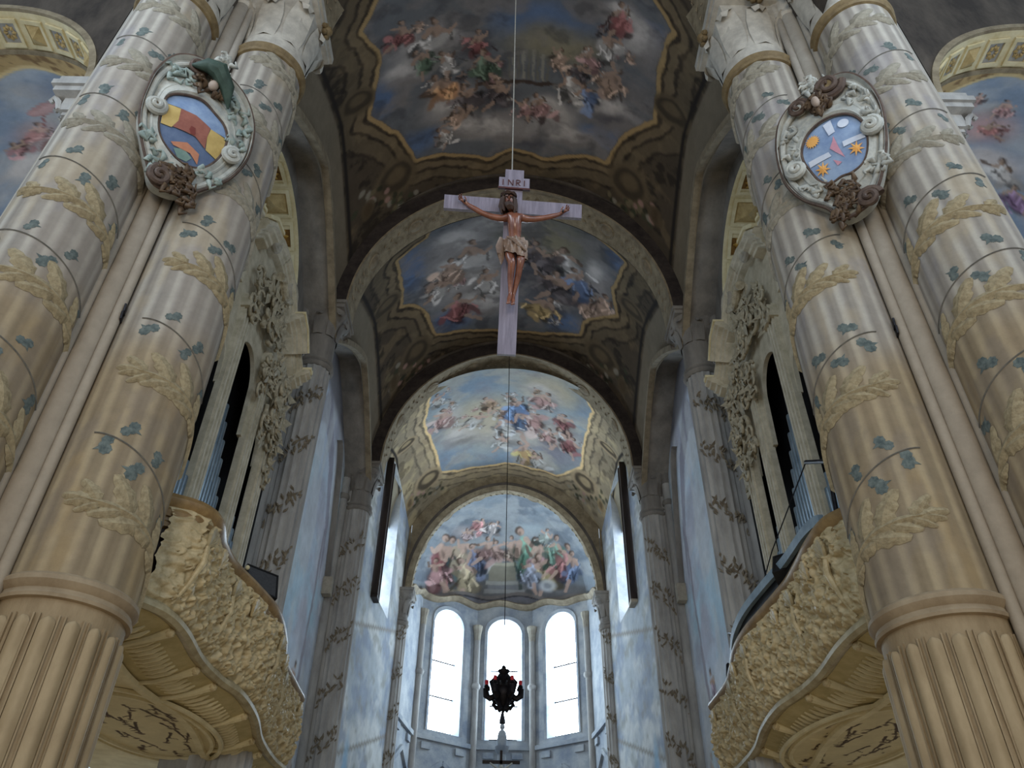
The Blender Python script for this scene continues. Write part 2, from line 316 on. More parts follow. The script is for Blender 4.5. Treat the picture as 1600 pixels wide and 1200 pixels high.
# ------------------------------------------------------------------ frescoed vaults over the choir bays
ROBE = dict(o=(196, 128, 52), w=(178, 172, 170), r=(140, 62, 62), g=(86, 112, 88), b=(70, 100, 150), t=(176, 140, 116), p=(160, 112, 112), d=(84, 74, 78), y=(188, 152, 70),
            W=(224, 218, 208), P=(222, 160, 150), B=(86, 132, 190), O=(222, 170, 70), T=(170, 130, 90))
BLOB = dict(b=(56, 102, 158), y=(150, 138, 100), c=(184, 176, 174), d=(84, 82, 92), B=(134, 166, 196), Y=(224, 200, 148), W=(220, 210, 200), D=(150, 144, 160))
def paint_vault(P, X, Y, bay, ya, yb):
    S = FRES[bay]; bright = bay == 'C'
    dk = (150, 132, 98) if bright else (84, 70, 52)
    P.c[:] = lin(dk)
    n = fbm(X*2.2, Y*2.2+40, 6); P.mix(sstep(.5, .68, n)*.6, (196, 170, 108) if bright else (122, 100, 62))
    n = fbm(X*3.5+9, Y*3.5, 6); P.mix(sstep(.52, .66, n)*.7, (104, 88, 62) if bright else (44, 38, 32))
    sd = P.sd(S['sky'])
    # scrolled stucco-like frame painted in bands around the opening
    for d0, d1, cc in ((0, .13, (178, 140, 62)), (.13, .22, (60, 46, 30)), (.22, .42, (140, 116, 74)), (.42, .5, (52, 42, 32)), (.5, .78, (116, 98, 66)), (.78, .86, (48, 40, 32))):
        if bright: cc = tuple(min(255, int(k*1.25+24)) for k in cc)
        wob = sd+.22*(fbm(X*2.6+d0, Y*2.6, 4)-.5)*(d0 > .1)
        P.mix(sstep(d0-.02, d0+.03, wob)*(1-sstep(d1-.03, d1+.02, wob))*(.85 if d0 < .1 else .55), cc)
    # corner shells, garlands
    ym = (ya+yb)/2
    for sx in (-1, 1):
        for yy, rr in ((yb-1.55, .55), (ym-.4, .42)):
            cx = sx*(3.75 if rr > .5 else 4.55)
            P.ell(cx, yy, rr*1.3, rr*1.25, (168, 140, 92) if bright else (104, 86, 56), .9, .25); P.ell(cx, yy, rr*.95, rr*.9, (70, 58, 42), .9, .25); P.ell(cx, yy-.06, rr*.62, rr*.55, (176, 148, 92) if bright else (112, 92, 58), .8, .5)
        for k in range(30):
            R = random.Random(k*5+sx+ord(bay)); a = R.uniform(0, 1)
            P.ell(sx*(3.2+1.5*a+R.uniform(-.25, .25)), yb-.55-1.2*a*a+R.uniform(-.3, .3), .1, .12, R.choice([(150, 142, 124), (70, 76, 52), (120, 106, 70), (52, 56, 40), (168, 120, 104)]), .8, .5)
        P.ell(sx*4.55, yb-1.25, .2, .3, (150, 120, 60) if bright else (94, 76, 46), .9, .25); P.ell(sx*4.55, yb-1.25, .12, .2, (84, 62, 34), .7, .4)
        # plain painted border along the wall arch
        P.mix(1-sstep(.0, .05, np.abs(np.abs(P.X0)-4.95)), (46, 40, 36)); P.mix(sstep(5.0, 5.05, np.abs(P.X0)), (126, 112, 88) if not bright else (160, 148, 120))
    # open sky
    sky = 1-sstep(-.03, .03, sd)
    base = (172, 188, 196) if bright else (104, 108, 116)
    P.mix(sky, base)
    P2 = Paint(X, Y, base, .28, 1.1); P2.c = P.c.copy()
    for k, x, y, rx, ry in S['blobs']:
        P2.ell(x, y, rx*1.25, ry*1.25, BLOB[k], .85, .8)
        if k in 'cW': P2.ell(x-.15*rx, y-.35*ry, rx*.7, ry*.55, tuple(min(255, q+34) for q in BLOB[k]), .6, .8); P2.ell(x+.1*rx, y+.6*ry, rx*.8, ry*.4, tuple(int(q*.62) for q in BLOB[k]), .6, .8)
    P2.clouds(sky, (222, 210, 186) if bright else (134, 127, 126), .95, .54, .5 if bright else .7, 3); P2.clouds(sky, (168, 162, 170) if bright else (66, 66, 74), 1.3, .6, .4 if bright else .5, 5)
    P2.X = P.X0+.1*(fbm(X*4, Y*4)-.5)*2; P2.Y = P.Y0+.1*(fbm(X*4+7, Y*4+3)-.5)*2
    for k, x, y, rx, ry in S['extra']:
        if k == 'pipes':
            for q in range(9): t = -1+q/4; P2.seg(x+t*rx, y-ry*(1-.5*abs(t-.1)), x+t*rx, y+ry*.9, .055, .055, (150, 146, 132) if q % 2 else (116, 112, 102), .8)
        else: P2.seg(x-rx, y+.06, x+rx, y-.04, .08, .08, (70, 50, 38), .9)
    R = random.Random(ord(bay))
    for k in range(34):                                             # small heads and wings among the clouds
        q = R.choice(S['figs']); P2.figure(q[0]+R.uniform(-1, 1)*q[2]*1.3, q[1]+R.uniform(-1, 1)*q[3]*1.3, q[2]*.5, q[3]*.5, ROBE[R.choice('WTPW' if bright else 'wtdwp')], 500+k, -1, (222, 176, 150) if bright else (150, 120, 102), .7)
    for k, (x, y, sx, sy, rb) in enumerate(S['figs']):
        P2.figure(x, y, sx*1.45, sy*1.45, ROBE[rb], 100+k+ord(bay), -1, (222, 176, 150) if bright else (166, 132, 110))
    P.c = (P.c*(1-sky[:, None])+P2.c*sky[:, None])
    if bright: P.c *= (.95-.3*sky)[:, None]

VAULT_LABEL = dict(A='dark vault frescoed with clouds and angels, nearest, above the hanging crucifix', B='dim second vault with a cloudy fresco, between the two wide arches', C='bright third vault with a pale blue and gold heavenly fresco')
def vault(bay, top):
    ya, yb = BAYS[bay]; b = MB(); nx, ny = 340, 200
    def fn(u, v):
        x = HW*math.sin((u-.5)*pi); y = ya+(yb-ya)*v; return (x, y, vault_z(x, y, ya, yb, top))
    b.grid(nx, ny, fn); A = np.array(b.v)
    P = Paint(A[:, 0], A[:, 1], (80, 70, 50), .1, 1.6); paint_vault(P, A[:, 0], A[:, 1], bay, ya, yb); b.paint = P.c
    return tag(b.build('ceiling', m_fresco, recalc=False), VAULT_LABEL[bay], kind='structure')
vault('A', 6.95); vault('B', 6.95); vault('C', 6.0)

# ------------------------------------------------------------------ transverse arches
def arch_curve(t, hw, zs, rise):
    a = pi*t; x = -hw*math.cos(a); s = math.sin(a)
    return x, zs+rise*(s**.96)*.95+rise*.05*(1-abs(math.cos(a)))
def transverse_arch(Y, hw, zs, rise, th, dep, label, n=72, face=m_archface):
    r = empty('transverse_arch', (0, Y, zs), label, 'arch')
    def ring(o0, o1, y0, y1):
        b = MB()
        path = []
        for i in range(n+1):
            x, z = arch_curve(i/n, hw, zs, rise); x2, z2 = arch_curve(min(1, i/n+.004), hw, zs, rise); x1, z1 = arch_curve(max(0, i/n-.004), hw, zs, rise)
            t = Vector((x2-x1, 0, z2-z1)).normalized(); nn = Vector((-t.z, 0, t.x))
            path.append(((x, Y, z), nn, (0, 1, 0)))
        b.sweep(path, [(o0, y0), (o1, y0), (o1, y1), (o0, y1)]); return b
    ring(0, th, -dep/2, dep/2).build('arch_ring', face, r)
    ring(-.035, .02, -dep/2+.06, dep/2-.06).build('soffit_band', m_soffit, r)
    ring(-.06, 0, -dep/2+.02, -dep/2+.12).build('edge_moulding', m_moulding, r)
    ring(th-.02, th+.1, -dep/2-.06, -dep/2+.1).build('outer_moulding', m_darkplaster, r)
    for t in (.14, .27, .4, .6, .73, .86):
        x, z = arch_curve(t, hw, zs, rise); x2, z2 = arch_curve(t+.01, hw, zs, rise); tv = Vector((x2-x, 0, z2-z)).normalized(); nn = Vector((tv.z, 0, -tv.x))
        b = MB(); c = Vector((x, Y, z))+nn*.03
        pts = lambda rr, hh: [c+tv*(rr*1.35*math.cos(2*pi*k/16))+Vector((0, 1, 0))*(rr*math.sin(2*pi*k/16))+nn*hh for k in range(16)]
        v = pts(.26, 0)+pts(.24, .05)+pts(.18, .03)+pts(.1, .07); f = []
        for q in range(3):
            for k in range(16): f.append((q*16+k, q*16+(k+1) % 16, q*16+16+(k+1) % 16, q*16+16+k))
        f.append(tuple(48+k for k in range(16))); b.add(v, f); b.build('medallion', m_moulding, r)
    # leafy relief running along the soffit
    b = MB(); R = random.Random(int(Y))
    for i in range(90):
        t = .03+.94*i/90
        if min(abs(t-q) for q in (.14, .27, .4, .6, .73, .86)) < .03: continue
        x, z = arch_curve(t, hw, zs, rise); x2, z2 = arch_curve(t+.01, hw, zs, rise); tv = Vector((x2-x, 0, z2-z)).normalized(); nn = Vector((tv.z, 0, -tv.x))
        c = Vector((x, Y, z))+nn*.035; sd = .14 if i % 2 else -.14
        a = c+Vector((0, sd*.3, 0)); e = c+tv*.16+Vector((0, sd*1.5, 0)); m = (a+e)/2
        b.add([a, m+tv*.06+nn*.02, e, m-tv*.06+nn*.02, m+nn*.05], [(0, 1, 4), (1, 2, 4), (2, 3, 4), (3, 0, 4)])
    o = b.build('leaf_relief', m_moulding, r); o['kind'] = 'stuff'
    return r
transverse_arch(Y1, 4.55, 19.85, 6.3, .6, 1.3, 'nearest wide arch joining the two great piers, at the top edge', face=m_stone)
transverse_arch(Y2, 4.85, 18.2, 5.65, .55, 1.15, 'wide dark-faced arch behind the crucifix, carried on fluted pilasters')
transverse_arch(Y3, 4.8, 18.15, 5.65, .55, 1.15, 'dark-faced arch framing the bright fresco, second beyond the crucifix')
transverse_arch(Y4, 4.3, 17.0, 5.5, .26, .5, 'slightly pointed arch framing the apse fresco', face=m_soffit)

# spandrel walls above each arch up to the vault
def spandrel(Y, hw, zs, rise, th, wide):
    b = MB(); n = 48
    for i in range(n):
        q = []
        for t in (i/n, (i+1)/n):
            x, z = arch_curve(t, hw+th-.05, zs, rise+th-.05); q.append((x, z))
        for (xa, za), (xb, zb) in ((q[0], q[1]),):
            b.add([(xa, Y, za), (xb, Y, zb), (xb*wide, Y, 26), (xa*wide, Y, 26)], [(0, 1, 2, 3)])
    for s in (-1, 1): b.add([(s*(hw+th-.05), Y, zs), (s*(hw+2.2), Y, zs), (s*(hw+2.2), Y, 26), (s*(hw+th)*wide, Y, 26)], [(0, 1, 2, 3)])
    return b
for k, (Y, hw, zs, rise, th) in enumerate(((Y2, 4.85, 18.2, 5.65, .55), (Y3, 4.8, 18.15, 5.65, .55), (Y4, 4.3, 17.0, 5.5, .26))):
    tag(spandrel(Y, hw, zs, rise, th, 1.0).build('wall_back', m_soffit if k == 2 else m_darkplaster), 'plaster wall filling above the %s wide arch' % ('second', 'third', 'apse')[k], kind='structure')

# ------------------------------------------------------------------ side walls of the bays
def arch_hole(y, ym, hw, zs, rise):
    t = (y-ym)/hw
    return zs+rise*math.sqrt(max(0, 1-t*t)) if abs(t) < 1 else 0
def wall_A(s):
    side = 'left' if s < 0 else 'right'; ya, yb = BAYS['A']; ym, hh, zs, rise = 13.4, 2.6, 16.9, 2.5
    b = MB(); ys = sorted(set([ya+(yb-ya)*i/60 for i in range(61)]+[ym-hh, ym+hh, ym-hh-1e-3, ym+hh+1e-3]))
    for p, q in zip(ys, ys[1:]):
        m = (p+q)/2; inside = abs(m-ym) < hh
        b.add([(s*6, p, arch_hole(p, ym, hh, zs, rise) or (zs if inside else 5.8)), (s*6, q, arch_hole(q, ym, hh, zs, rise) or (zs if inside else 5.8)), (s*6, q, 21), (s*6, p, 21)], [(0, 1, 2, 3)])
    wl = tag(b.build('wall_'+side, m_plaster), 'grey plaster wall above the %s organ with an arched opening' % side, kind='structure')
    # wall-arch reveal under the vault edge
    MB().grid(40, 3, lambda u, v: (s*(5.2+.85*v), ya+(yb-ya)*u, side_z(ya+(yb-ya)*u, ya, yb)+.12)).build('arch_reveal', m_plaster, wl)
    b = MB(); pr = [(-.12, 0), (.06, 0), (.06, .1), (-.12, .1)]
    b.sweep([((s*5.15, ya+(yb-ya)*i/40, side_z(ya+(yb-ya)*i/40, ya, yb)+.05), (1, 0, 0), (0, 0, 1)) for i in range(41)], [(-.1, -.1), (.1, -.1), (.1, .14), (-.1, .14)])
    b.build('arch_moulding', m_moulding, wl)
    # coffered soffit of the opening
    ar = empty('coffered_arch', (s*6.6, ym, zs), 'cream arch with gilded rosette coffers behind the %s organ' % side, 'arch')
    def spt(w):  # arc length parameter: 0..1 over the far jamb, arch, near jamb
        L1 = 6.4; La = pi*2.55; T = 2*L1+La; d = w*T
        if d < L1: return (ym+hh, zs-L1+d), (-1, 0)
        if d < L1+La: a = (d-L1)/2.55; return (ym+hh*math.cos(a), zs+rise*math.sin(a)), (-math.cos(a), -math.sin(a))
        return (ym-hh, zs-(d-L1-La)), (1, 0)
    n = 120
    b = MB().grid(n, 2, lambda u, v: (s*(5.98+1.1*v), spt(u)[0][0], spt(u)[0][1])); b.build('soffit', m_cream, ar)
    T = 12.8+pi*2.55; k = 0; d = 3.2; base = {}
    while d < T-3.2:
        (py, pz), (ny, nz) = spt(d/T); ty, tz = nz, -ny
        def L(a, bb, h): return (s*(6.5+a), py+ty*bb+ny*h, pz+tz*bb+nz*h)
        pyr = k % 4 == 3
        fr = MB(); w0, w1 = .40, .31
        for (a0, a1, b0, b1) in ((-w0, w0, -w0, -w1), (-w0, w0, w1, w0), (-w0, -w1, -w1, w1), (w1, w0, -w1, w1)):
            fr.add([L(a0, b0, 0), L(a1, b0, 0), L(a1, b1, 0), L(a0, b1, 0), L(a0, b0, .07), L(a1, b0, .07), L(a1, b1, .07), L(a0, b1, .07)], [(0,3,2,1),(4,5,6,7),(0,1,5,4),(1,2,6,5),(2,3,7,6),(3,0,4,7)])
        co = fr.build('coffer', m_cream, ar)
        if pyr:
            MB().add([L(-.3, -.3, .01), L(.3, -.3, .01), L(.3, .3, .01), L(-.3, .3, .01), L(0, 0, .2)], [(0,1,4),(1,2,4),(2,3,4),(3,0,4),(0,3,2,1)]).build('pyramid_boss', m_ochre, co)
        else:
            MB().add([L(-.3, -.3, .012), L(.3, -.3, .012), L(.3, .3, .012), L(-.3, .3, .012)], [(0,1,2,3)]).build('coffer_field', mat('brown_coffer_field', (104, 74, 34), (140, 104, 50), 8) if 'brown_coffer_field' not in bpy.data.materials else bpy.data.materials['brown_coffer_field'], co)
            ro = MB()
            for q in range(8):
                a = q*pi/4; c, sn = math.cos(a), math.sin(a)
                ro.add([L(.05*c, .05*sn, .05), L(.16*c-.07*sn, .16*sn+.07*c, .05), L(.26*c, .26*sn, .03), L(.16*c+.07*sn, .16*sn-.07*c, .05), L(.15*c, .15*sn, .1)], [(0,1,4),(1,2,4),(2,3,4),(3,0,4)])
            ro.ball(L(0, 0, .06), .07, 8, 5); ro.build('rosette', m_gold, co)
        d += .92; k += 1
    for q, (y0, sg) in enumerate(((ym+hh, -1), (ym-hh, 1))):      # impost mouldings
        b = MB()
        for z0, z1, p in ((-.42, -.3, .1), (-.3, -.12, .05), (-.12, .0, .16), (.0, .1, .22)):
            b.box(min(s*5.9, s*7.1), max(s*5.9, s*7.1), min(y0, y0+sg*p), max(y0, y0+sg*p), zs+z0, zs+z1)
        b.build('impost', m_cream, ar)
for s in (-1, 1): wall_A(s)

def wall_B(s):
    side = 'left' if s < 0 else 'right'; ya, yb = BAYS['B']
    b = MB(); b.grid(110, 190, lambda u, v: (s*6.05, ya+(yb-ya)*u, 1+20*v)); A = np.array(b.v); Y, Z = A[:, 1], A[:, 2]
    P = Paint(Y, Z, (196, 208, 224), .25, .9)
    P.clouds(1, (216, 222, 230), .5, .48, .8, 2+s); P.clouds(1, (176, 174, 190), .35, .57, .6, 4); P.clouds(1, (182, 214, 232), .4, .56, .9, 8)
    # painted architecture: a pointed arch with a slender colonnette
    ym = (ya+yb)/2
    P.poly([(ym-2.7, 10), (ym-2.6, 15), (ym-1.6, 17.4), (ym, 18.6), (ym+1.6, 17.4), (ym+2.6, 15), (ym+2.7, 12.8), (ym+2.2, 14.6), (ym+1.2, 16.6), (ym, 17.3), (ym-1.2, 16.6), (ym-2.2, 14.6), (ym-2.3, 10)], (150, 146, 162), .8, .08)
    P.poly([(ym+2.05, 1), (ym+2.45, 1), (ym+2.35, 14.5), (ym+2.15, 14.5)], (146, 140, 150), .8, .05)
    P.ell(ym+2.2, 8.6, .5, 1.2, (140, 112, 128), .5, .7); P.ell(ym+2.5, 6.6, .6, .9, (116, 92, 112), .5, .7)
    P.figure(ym+1.6, 9.2, .6, 1.1, (152, 132, 150), 3, 1); P.figure(ym+2.9, 7.2, .6, 1.0, (128, 116, 140), 8, 1)
    n = fbm(Y*.9, Z*.25+5, 5); P.mix(sstep(.52, .62, n)*.5, (214, 218, 220)); P.mix(sstep(18.2, 18.8, Z), (130, 128, 134))
    b.paint = P.c
    wl = tag(b.build('wall_'+side, m_wallfresco), 'pale blue frescoed choir wall on the %s beyond the organ' % side, kind='structure')
    MB().grid(40, 3, lambda u, v: (s*(5.2+.9*v), ya+(yb-ya)*u, side_z(ya+(yb-ya)*u, ya, yb)+.12)).build('arch_reveal', m_plaster, wl)
    b = MB(); b.sweep([((s*5.15, ya+(yb-ya)*i/40, side_z(ya+(yb-ya)*i/40, ya, yb)+.05), (1, 0, 0), (0, 0, 1)) for i in range(41)], [(-.1, -.1), (.1, -.1), (.1, .14), (-.1, .14)])
    b.build('arch_moulding', m_moulding, wl)
    # a real pointed wall arch in low relief, with a small corbel
    b = MB(); path = []
    for i in range(25):
        t = i/24; y = yb-.9-1.5*t; z = 13.2+4.6*math.sin(t*pi/2)
        path.append(((s*6.0, y, z), (s, 0, 0), (0, -math.sin(t*1.4), math.cos(t*1.4))))
    b.sweep(path, [(-.14, -.1), (.1, -.1), (.1, .12), (-.14, .12)]); b.build('wall_rib', m_plaster, wl)
    MB().box(min(s*5.75, s*6.05), max(s*5.75, s*6.05), yb-1.05, yb-.75, 12.7, 13.3).build('corbel', m_stone, wl)
for s in (-1, 1): wall_B(s)

WC0, WC1 = (5.35, 26.3), (4.62, 34.6)
def wall_C(s):
    side = 'left' if s < 0 else 'right'
    wx = lambda y: s*(WC0[0]+(WC1[0]-WC0[0])*(y-WC0[1])/(WC1[1]-WC0[1]))
    y0, y1, z0, z1 = 28.9, 32.1, 14.8, 21.0
    b = MB()
    def seg(ya, yb, za, zb, nu, nv): b.grid(nu, nv, lambda u, v: (wx(ya+(yb-ya)*u), ya+(yb-ya)*u, za+(zb-za)*v))
    seg(26.3, y0, .5, 22, 30, 160); seg(y1, 34.6, .5, 22, 30, 160); seg(y0, y1, .5, z0, 40, 110); seg(y0, y1, z1, 22, 30, 10)
    A = np.array(b.v); Y, Z = A[:, 1], A[:, 2]
    P = Paint(Y, Z, (170, 178, 184), .2, 1.2); P.clouds(1, (204, 206, 204), .6, .5, .9, 1+s); P.clouds(1, (138, 150, 170), .8, .56, .8, 6); P.clouds(1, (150, 150, 142), 1.4, .6, .7, 9)
    for zz in (8.6, 12.9): P.mix(1-sstep(.05, .1, np.abs(Z-zz-.35*(Y-28))), (146, 142, 134))
    P.ell(28.4, 7, .6, 2.8, (126, 170, 200), .8, .5)
    b.paint = P.c
    wl = tag(b.build('wall_'+side, m_wallfresco), 'pale blotchy choir wall with a tall window, on the %s before the apse' % side, kind='structure')
    wd = tag(empty('window_%d' % (4 if s < 0 else 5), (wx(30.5), 30.5, z0)), 'tall narrow side window high in the %s choir wall' % side, kind='structure')
    # reveal, pane, bars
    r = MB()
    for ya, yb, za, zb in ((y0, y0, z0, z1), (y1, y1, z0, z1)): r.add([(wx(ya), ya, za), (wx(ya)+s*.9, ya, za), (wx(ya)+s*.9, ya, zb), (wx(ya), ya, zb)], [(0, 1, 2, 3)])
    for zz in (z0, z1): r.add([(wx(y0), y0, zz), (wx(y1), y1, zz), (wx(y1)+s*.9, y1, zz), (wx(y0)+s*.9, y0, zz)], [(0, 1, 2, 3)])
    r.build('window_reveal', m_apse, wd)
    MB().add([(wx(y0)+s*.85, y0, z0), (wx(y1)+s*.85, y1, z0), (wx(y1)+s*.85, y1, z1), (wx(y0)+s*.85, y0, z1)], [(0, 1, 2, 3)]).build('pane', m_glass2, wd)
    fr = MB()
    for t in (0, .5, 1): y = y0+(y1-y0)*t; fr.box(min(wx(y)+s*.78, wx(y)+s*.84), max(wx(y)+s*.78, wx(y)+s*.84), y-.05, y+.05, z0, z1)
    fr.build('window_bars', m_lead, wd)
    # dark wooden shutter leaf folded out from the near jamb
    sh = empty('window_shutter', (wx(y0), y0, z0-.3), 'long dark wooden shutter standing off the %s choir wall beside its window' % side, 'shutter')
    x0 = wx(y0); xs = sorted((x0-s*.02, x0-s*.24))
    MB().box(xs[0], xs[1], y0+.1, y0+.62, z0-.25, z1-.3).build('shutter_leaf', m_darkwood, sh)
    for q in range(2): MB().box(xs[0]-.03, xs[1]+.03, y0+.06+q*.5, y0+.16+q*.5, z0-.3, z1-.25).build('shutter_stile', m_darkwood, sh)
    MB().box(xs[0]-.03, xs[1]+.03, y0+.06, y0+.66, z0-.42, z0-.28).build('shutter_foot', m_stone if s > 0 else m_darkwood, sh)
for s in (-1, 1): wall_C(s)

# ------------------------------------------------------------------ apse
AP = [(-4.55, 34.6), (-4.05, 37.95), (-1.36, 40.0), (1.5, 40.0), (4.15, 37.95), (4.6, 34.6)]
def apse_wall(k, p0, p1, label, hole):
    d = Vector((p1[0]-p0[0], p1[1]-p0[1], 0)); Lh = d.length; t = d/Lh; nrm = Vector((t.y, -t.x, 0))  # inward?
    mid = Vector(((p0[0]+p1[0])/2, (p0[1]+p1[1])/2, 0))
    if nrm.dot(Vector((0, 36, 0))-mid) < 0: nrm = -nrm
    Q = lambda a, z, o=0: tuple(Vector((p0[0], p0[1], z))+t*a-nrm*o)
    b = MB(); c = Lh/2; hw, z0, zs, ztop = (.88, 12.2, 17.35, 18.15) if hole else (0, 0, 0, 0); TOPZ = 20.2
    if hole:
        for a0, a1 in ((0, c-hw), (c+hw, Lh)): b.add([Q(a0, 0), Q(a1, 0), Q(a1, TOPZ), Q(a0, TOPZ)], [(0, 1, 2, 3)])
        b.add([Q(c-hw, 0), Q(c+hw, 0), Q(c+hw, z0), Q(c-hw, z0)], [(0, 1, 2, 3)])
        n = 20; az = lambda a: zs+(ztop-zs)*math.sqrt(max(0, 1-((a-c)/hw)**2))
        As = [c-hw*math.cos(pi*i/n) for i in range(n+1)]
        for i in range(n): b.add([Q(As[i], az(As[i])), Q(As[i+1], az(As[i+1])), Q(As[i+1], TOPZ), Q(As[i], TOPZ)], [(0, 1, 2, 3)])
    else: b.add([Q(0, 0), Q(Lh, 0), Q(Lh, TOPZ), Q(0, TOPZ)], [(0, 1, 2, 3)])
    wl = tag(b.build('wall_back', m_apse), label, kind='structure')
    # string course, panels and gable mouldings under the windows
    def bar(a0, z0_, a1, z1_, w, pr, name='moulding', m=m_apse):
        dd = Vector((a1-a0, z1_-z0_)); nn = Vector((-dd.y, dd.x)).normalized()*w
        pts = [(a0+nn.x, z0_+nn.y), (a0-nn.x, z0_-nn.y), (a1-nn.x, z1_-nn.y), (a1+nn.x, z1_+nn.y)]
        q = MB(); q.add([Q(a, z, -pr) for a, z in pts]+[Q(a, z, .02) for a, z in pts], [(0,1,2,3),(4,7,6,5),(0,4,5,1),(1,5,6,2),(2,6,7,3),(3,7,4,0)]); return q.build(name, m, wl)
    bar(.15, 11.85, Lh-.15, 11.85, .1, .14, 'string_course'); bar(.5, 11.5, 1.0, 11.5, .14, .1, 'corbel'); bar(Lh-1.0, 11.5, Lh-.5, 11.5, .14, .1, 'corbel')
    bar(.25, 10.0, Lh/2, 10.9, .1, .12); bar(Lh/2, 10.9, Lh-.25, 10.0, .1, .12); bar(.2, 9.4, Lh-.2, 9.4, .1, .1)
    if hole:
        wd = tag(empty('window_%d' % hole, tuple(mid+Vector((0, 0, z0)))), ('left', 'central', 'right')[hole-1]+' round-headed apse window, blazing with daylight', kind='structure')
        outline = [(c-hw, z0)]+[(As[i], az(As[i])) for i in range(n+1)]+[(c+hw, z0)]
        r = MB(); m = len(outline)
        for i in range(m): (a, z), (a2, z2) = outline[i], outline[(i+1) % m]; r.add([Q(a, z), Q(a2, z2), Q(c+(a2-c)*.78, z2-(.12 if z2 > zs else -.1), .55), Q(c+(a-c)*.78, z-(.12 if z > zs else -.1), .55)], [(0, 1, 2, 3)])
        r.build('window_reveal', m_apse, wd)
        zb = [z0+.1, 13.9, 15.6, ztop]
        for i in range(3):                                         # three glazed lights one above another
            lo, hi = zb[i], zb[i+1]
            if i < 2: pts = [(c-hw*.78, lo), (c+hw*.78, lo), (c+hw*.78, hi), (c-hw*.78, hi)]
            else: pts = [(c-hw*.78, lo)]+[(c+(As[j]-c)*.78, az(As[j])-.12) for j in range(n+1)]+[(c+hw*.78, lo)]
            q = MB(); q.add([Q(a, z, .5) for a, z in pts], [tuple(range(len(pts)))]); q.build('pane', m_glass, wd)
            if i: q = MB(); q.box(0, 1, 0, 1, 0, 1); q.v = [Q(c-hw*.78+2*hw*.78*x, lo-.03+.06*z, .42+.06*y) for x, y, z in q.v]; q.build('glazing_bar', m_lead, wd)
        q = MB().box(0, 1, 0, 1, 0, 1); q.v = [Q(c-hw*.78+2*hw*.78*x, z0+.08+.08*z, .4+.08*y) for x, y, z in q.v]; q.build('sill_bar', m_lead, wd)
        # raised frame round the opening
        q = MB(); k2 = [(c+(a-c)*1.16, z+(.16 if z > zs else 0)) for a, z in outline]
        for i in range(m-1): q.add([Q(*outline[i]), Q(*outline[i+1]), Q(*k2[i+1], -.05), Q(*k2[i], -.05)], [(0, 1, 2, 3)])
        q.build('window_frame', m_apse, wd)
    return wl
apse_wall(0, AP[0], AP[1], 'narrow left end wall of the apse beside the arch', 0)
apse_wall(1, AP[1], AP[2], 'left canted apse wall holding a tall window', 1)
apse_wall(2, AP[2], AP[3], 'middle apse wall holding the central tall window', 2)
apse_wall(3, AP[3], AP[4], 'right canted apse wall holding a tall window', 3)
apse_wall(4, AP[4], AP[5], 'narrow right end wall of the apse beside the arch', 0)
for k, (x, y) in enumerate(AP[1:5]):                                # slim wall shafts between the apse windows
    t = empty('wall_shaft', (x, y, 0), ('slim ringed wall shaft left of the left apse window', 'slim ringed wall shaft between left and central apse windows', 'slim ringed wall shaft between central and right apse windows', 'slim ringed wall shaft right of the right apse window')[k], 'column', 'slim shafts in the apse')
    d = (Vector((0, 36.5, 0))-Vector((x, y, 0))).normalized(); cx, cy = x+d.x*.1, y+d.y*.1
    MB().lathe([(.16, 0), (.16, 17.1)], cx, cy, 14).build('shaft', m_greystone, t)
    MB().lathe([(.16, 14.5), (.22, 14.55), (.25, 14.65), (.22, 14.75), (.16, 14.8)], cx, cy, 14).build('ring', m_greystone, t)
    MB().lathe([(.16, 16.9), (.17, 17.0), (.19, 17.3), (.24, 17.5), (.26, 17.6), (.26, 17.7), (.1, 17.7)], cx, cy, 10).build('capital', m_stone, t)
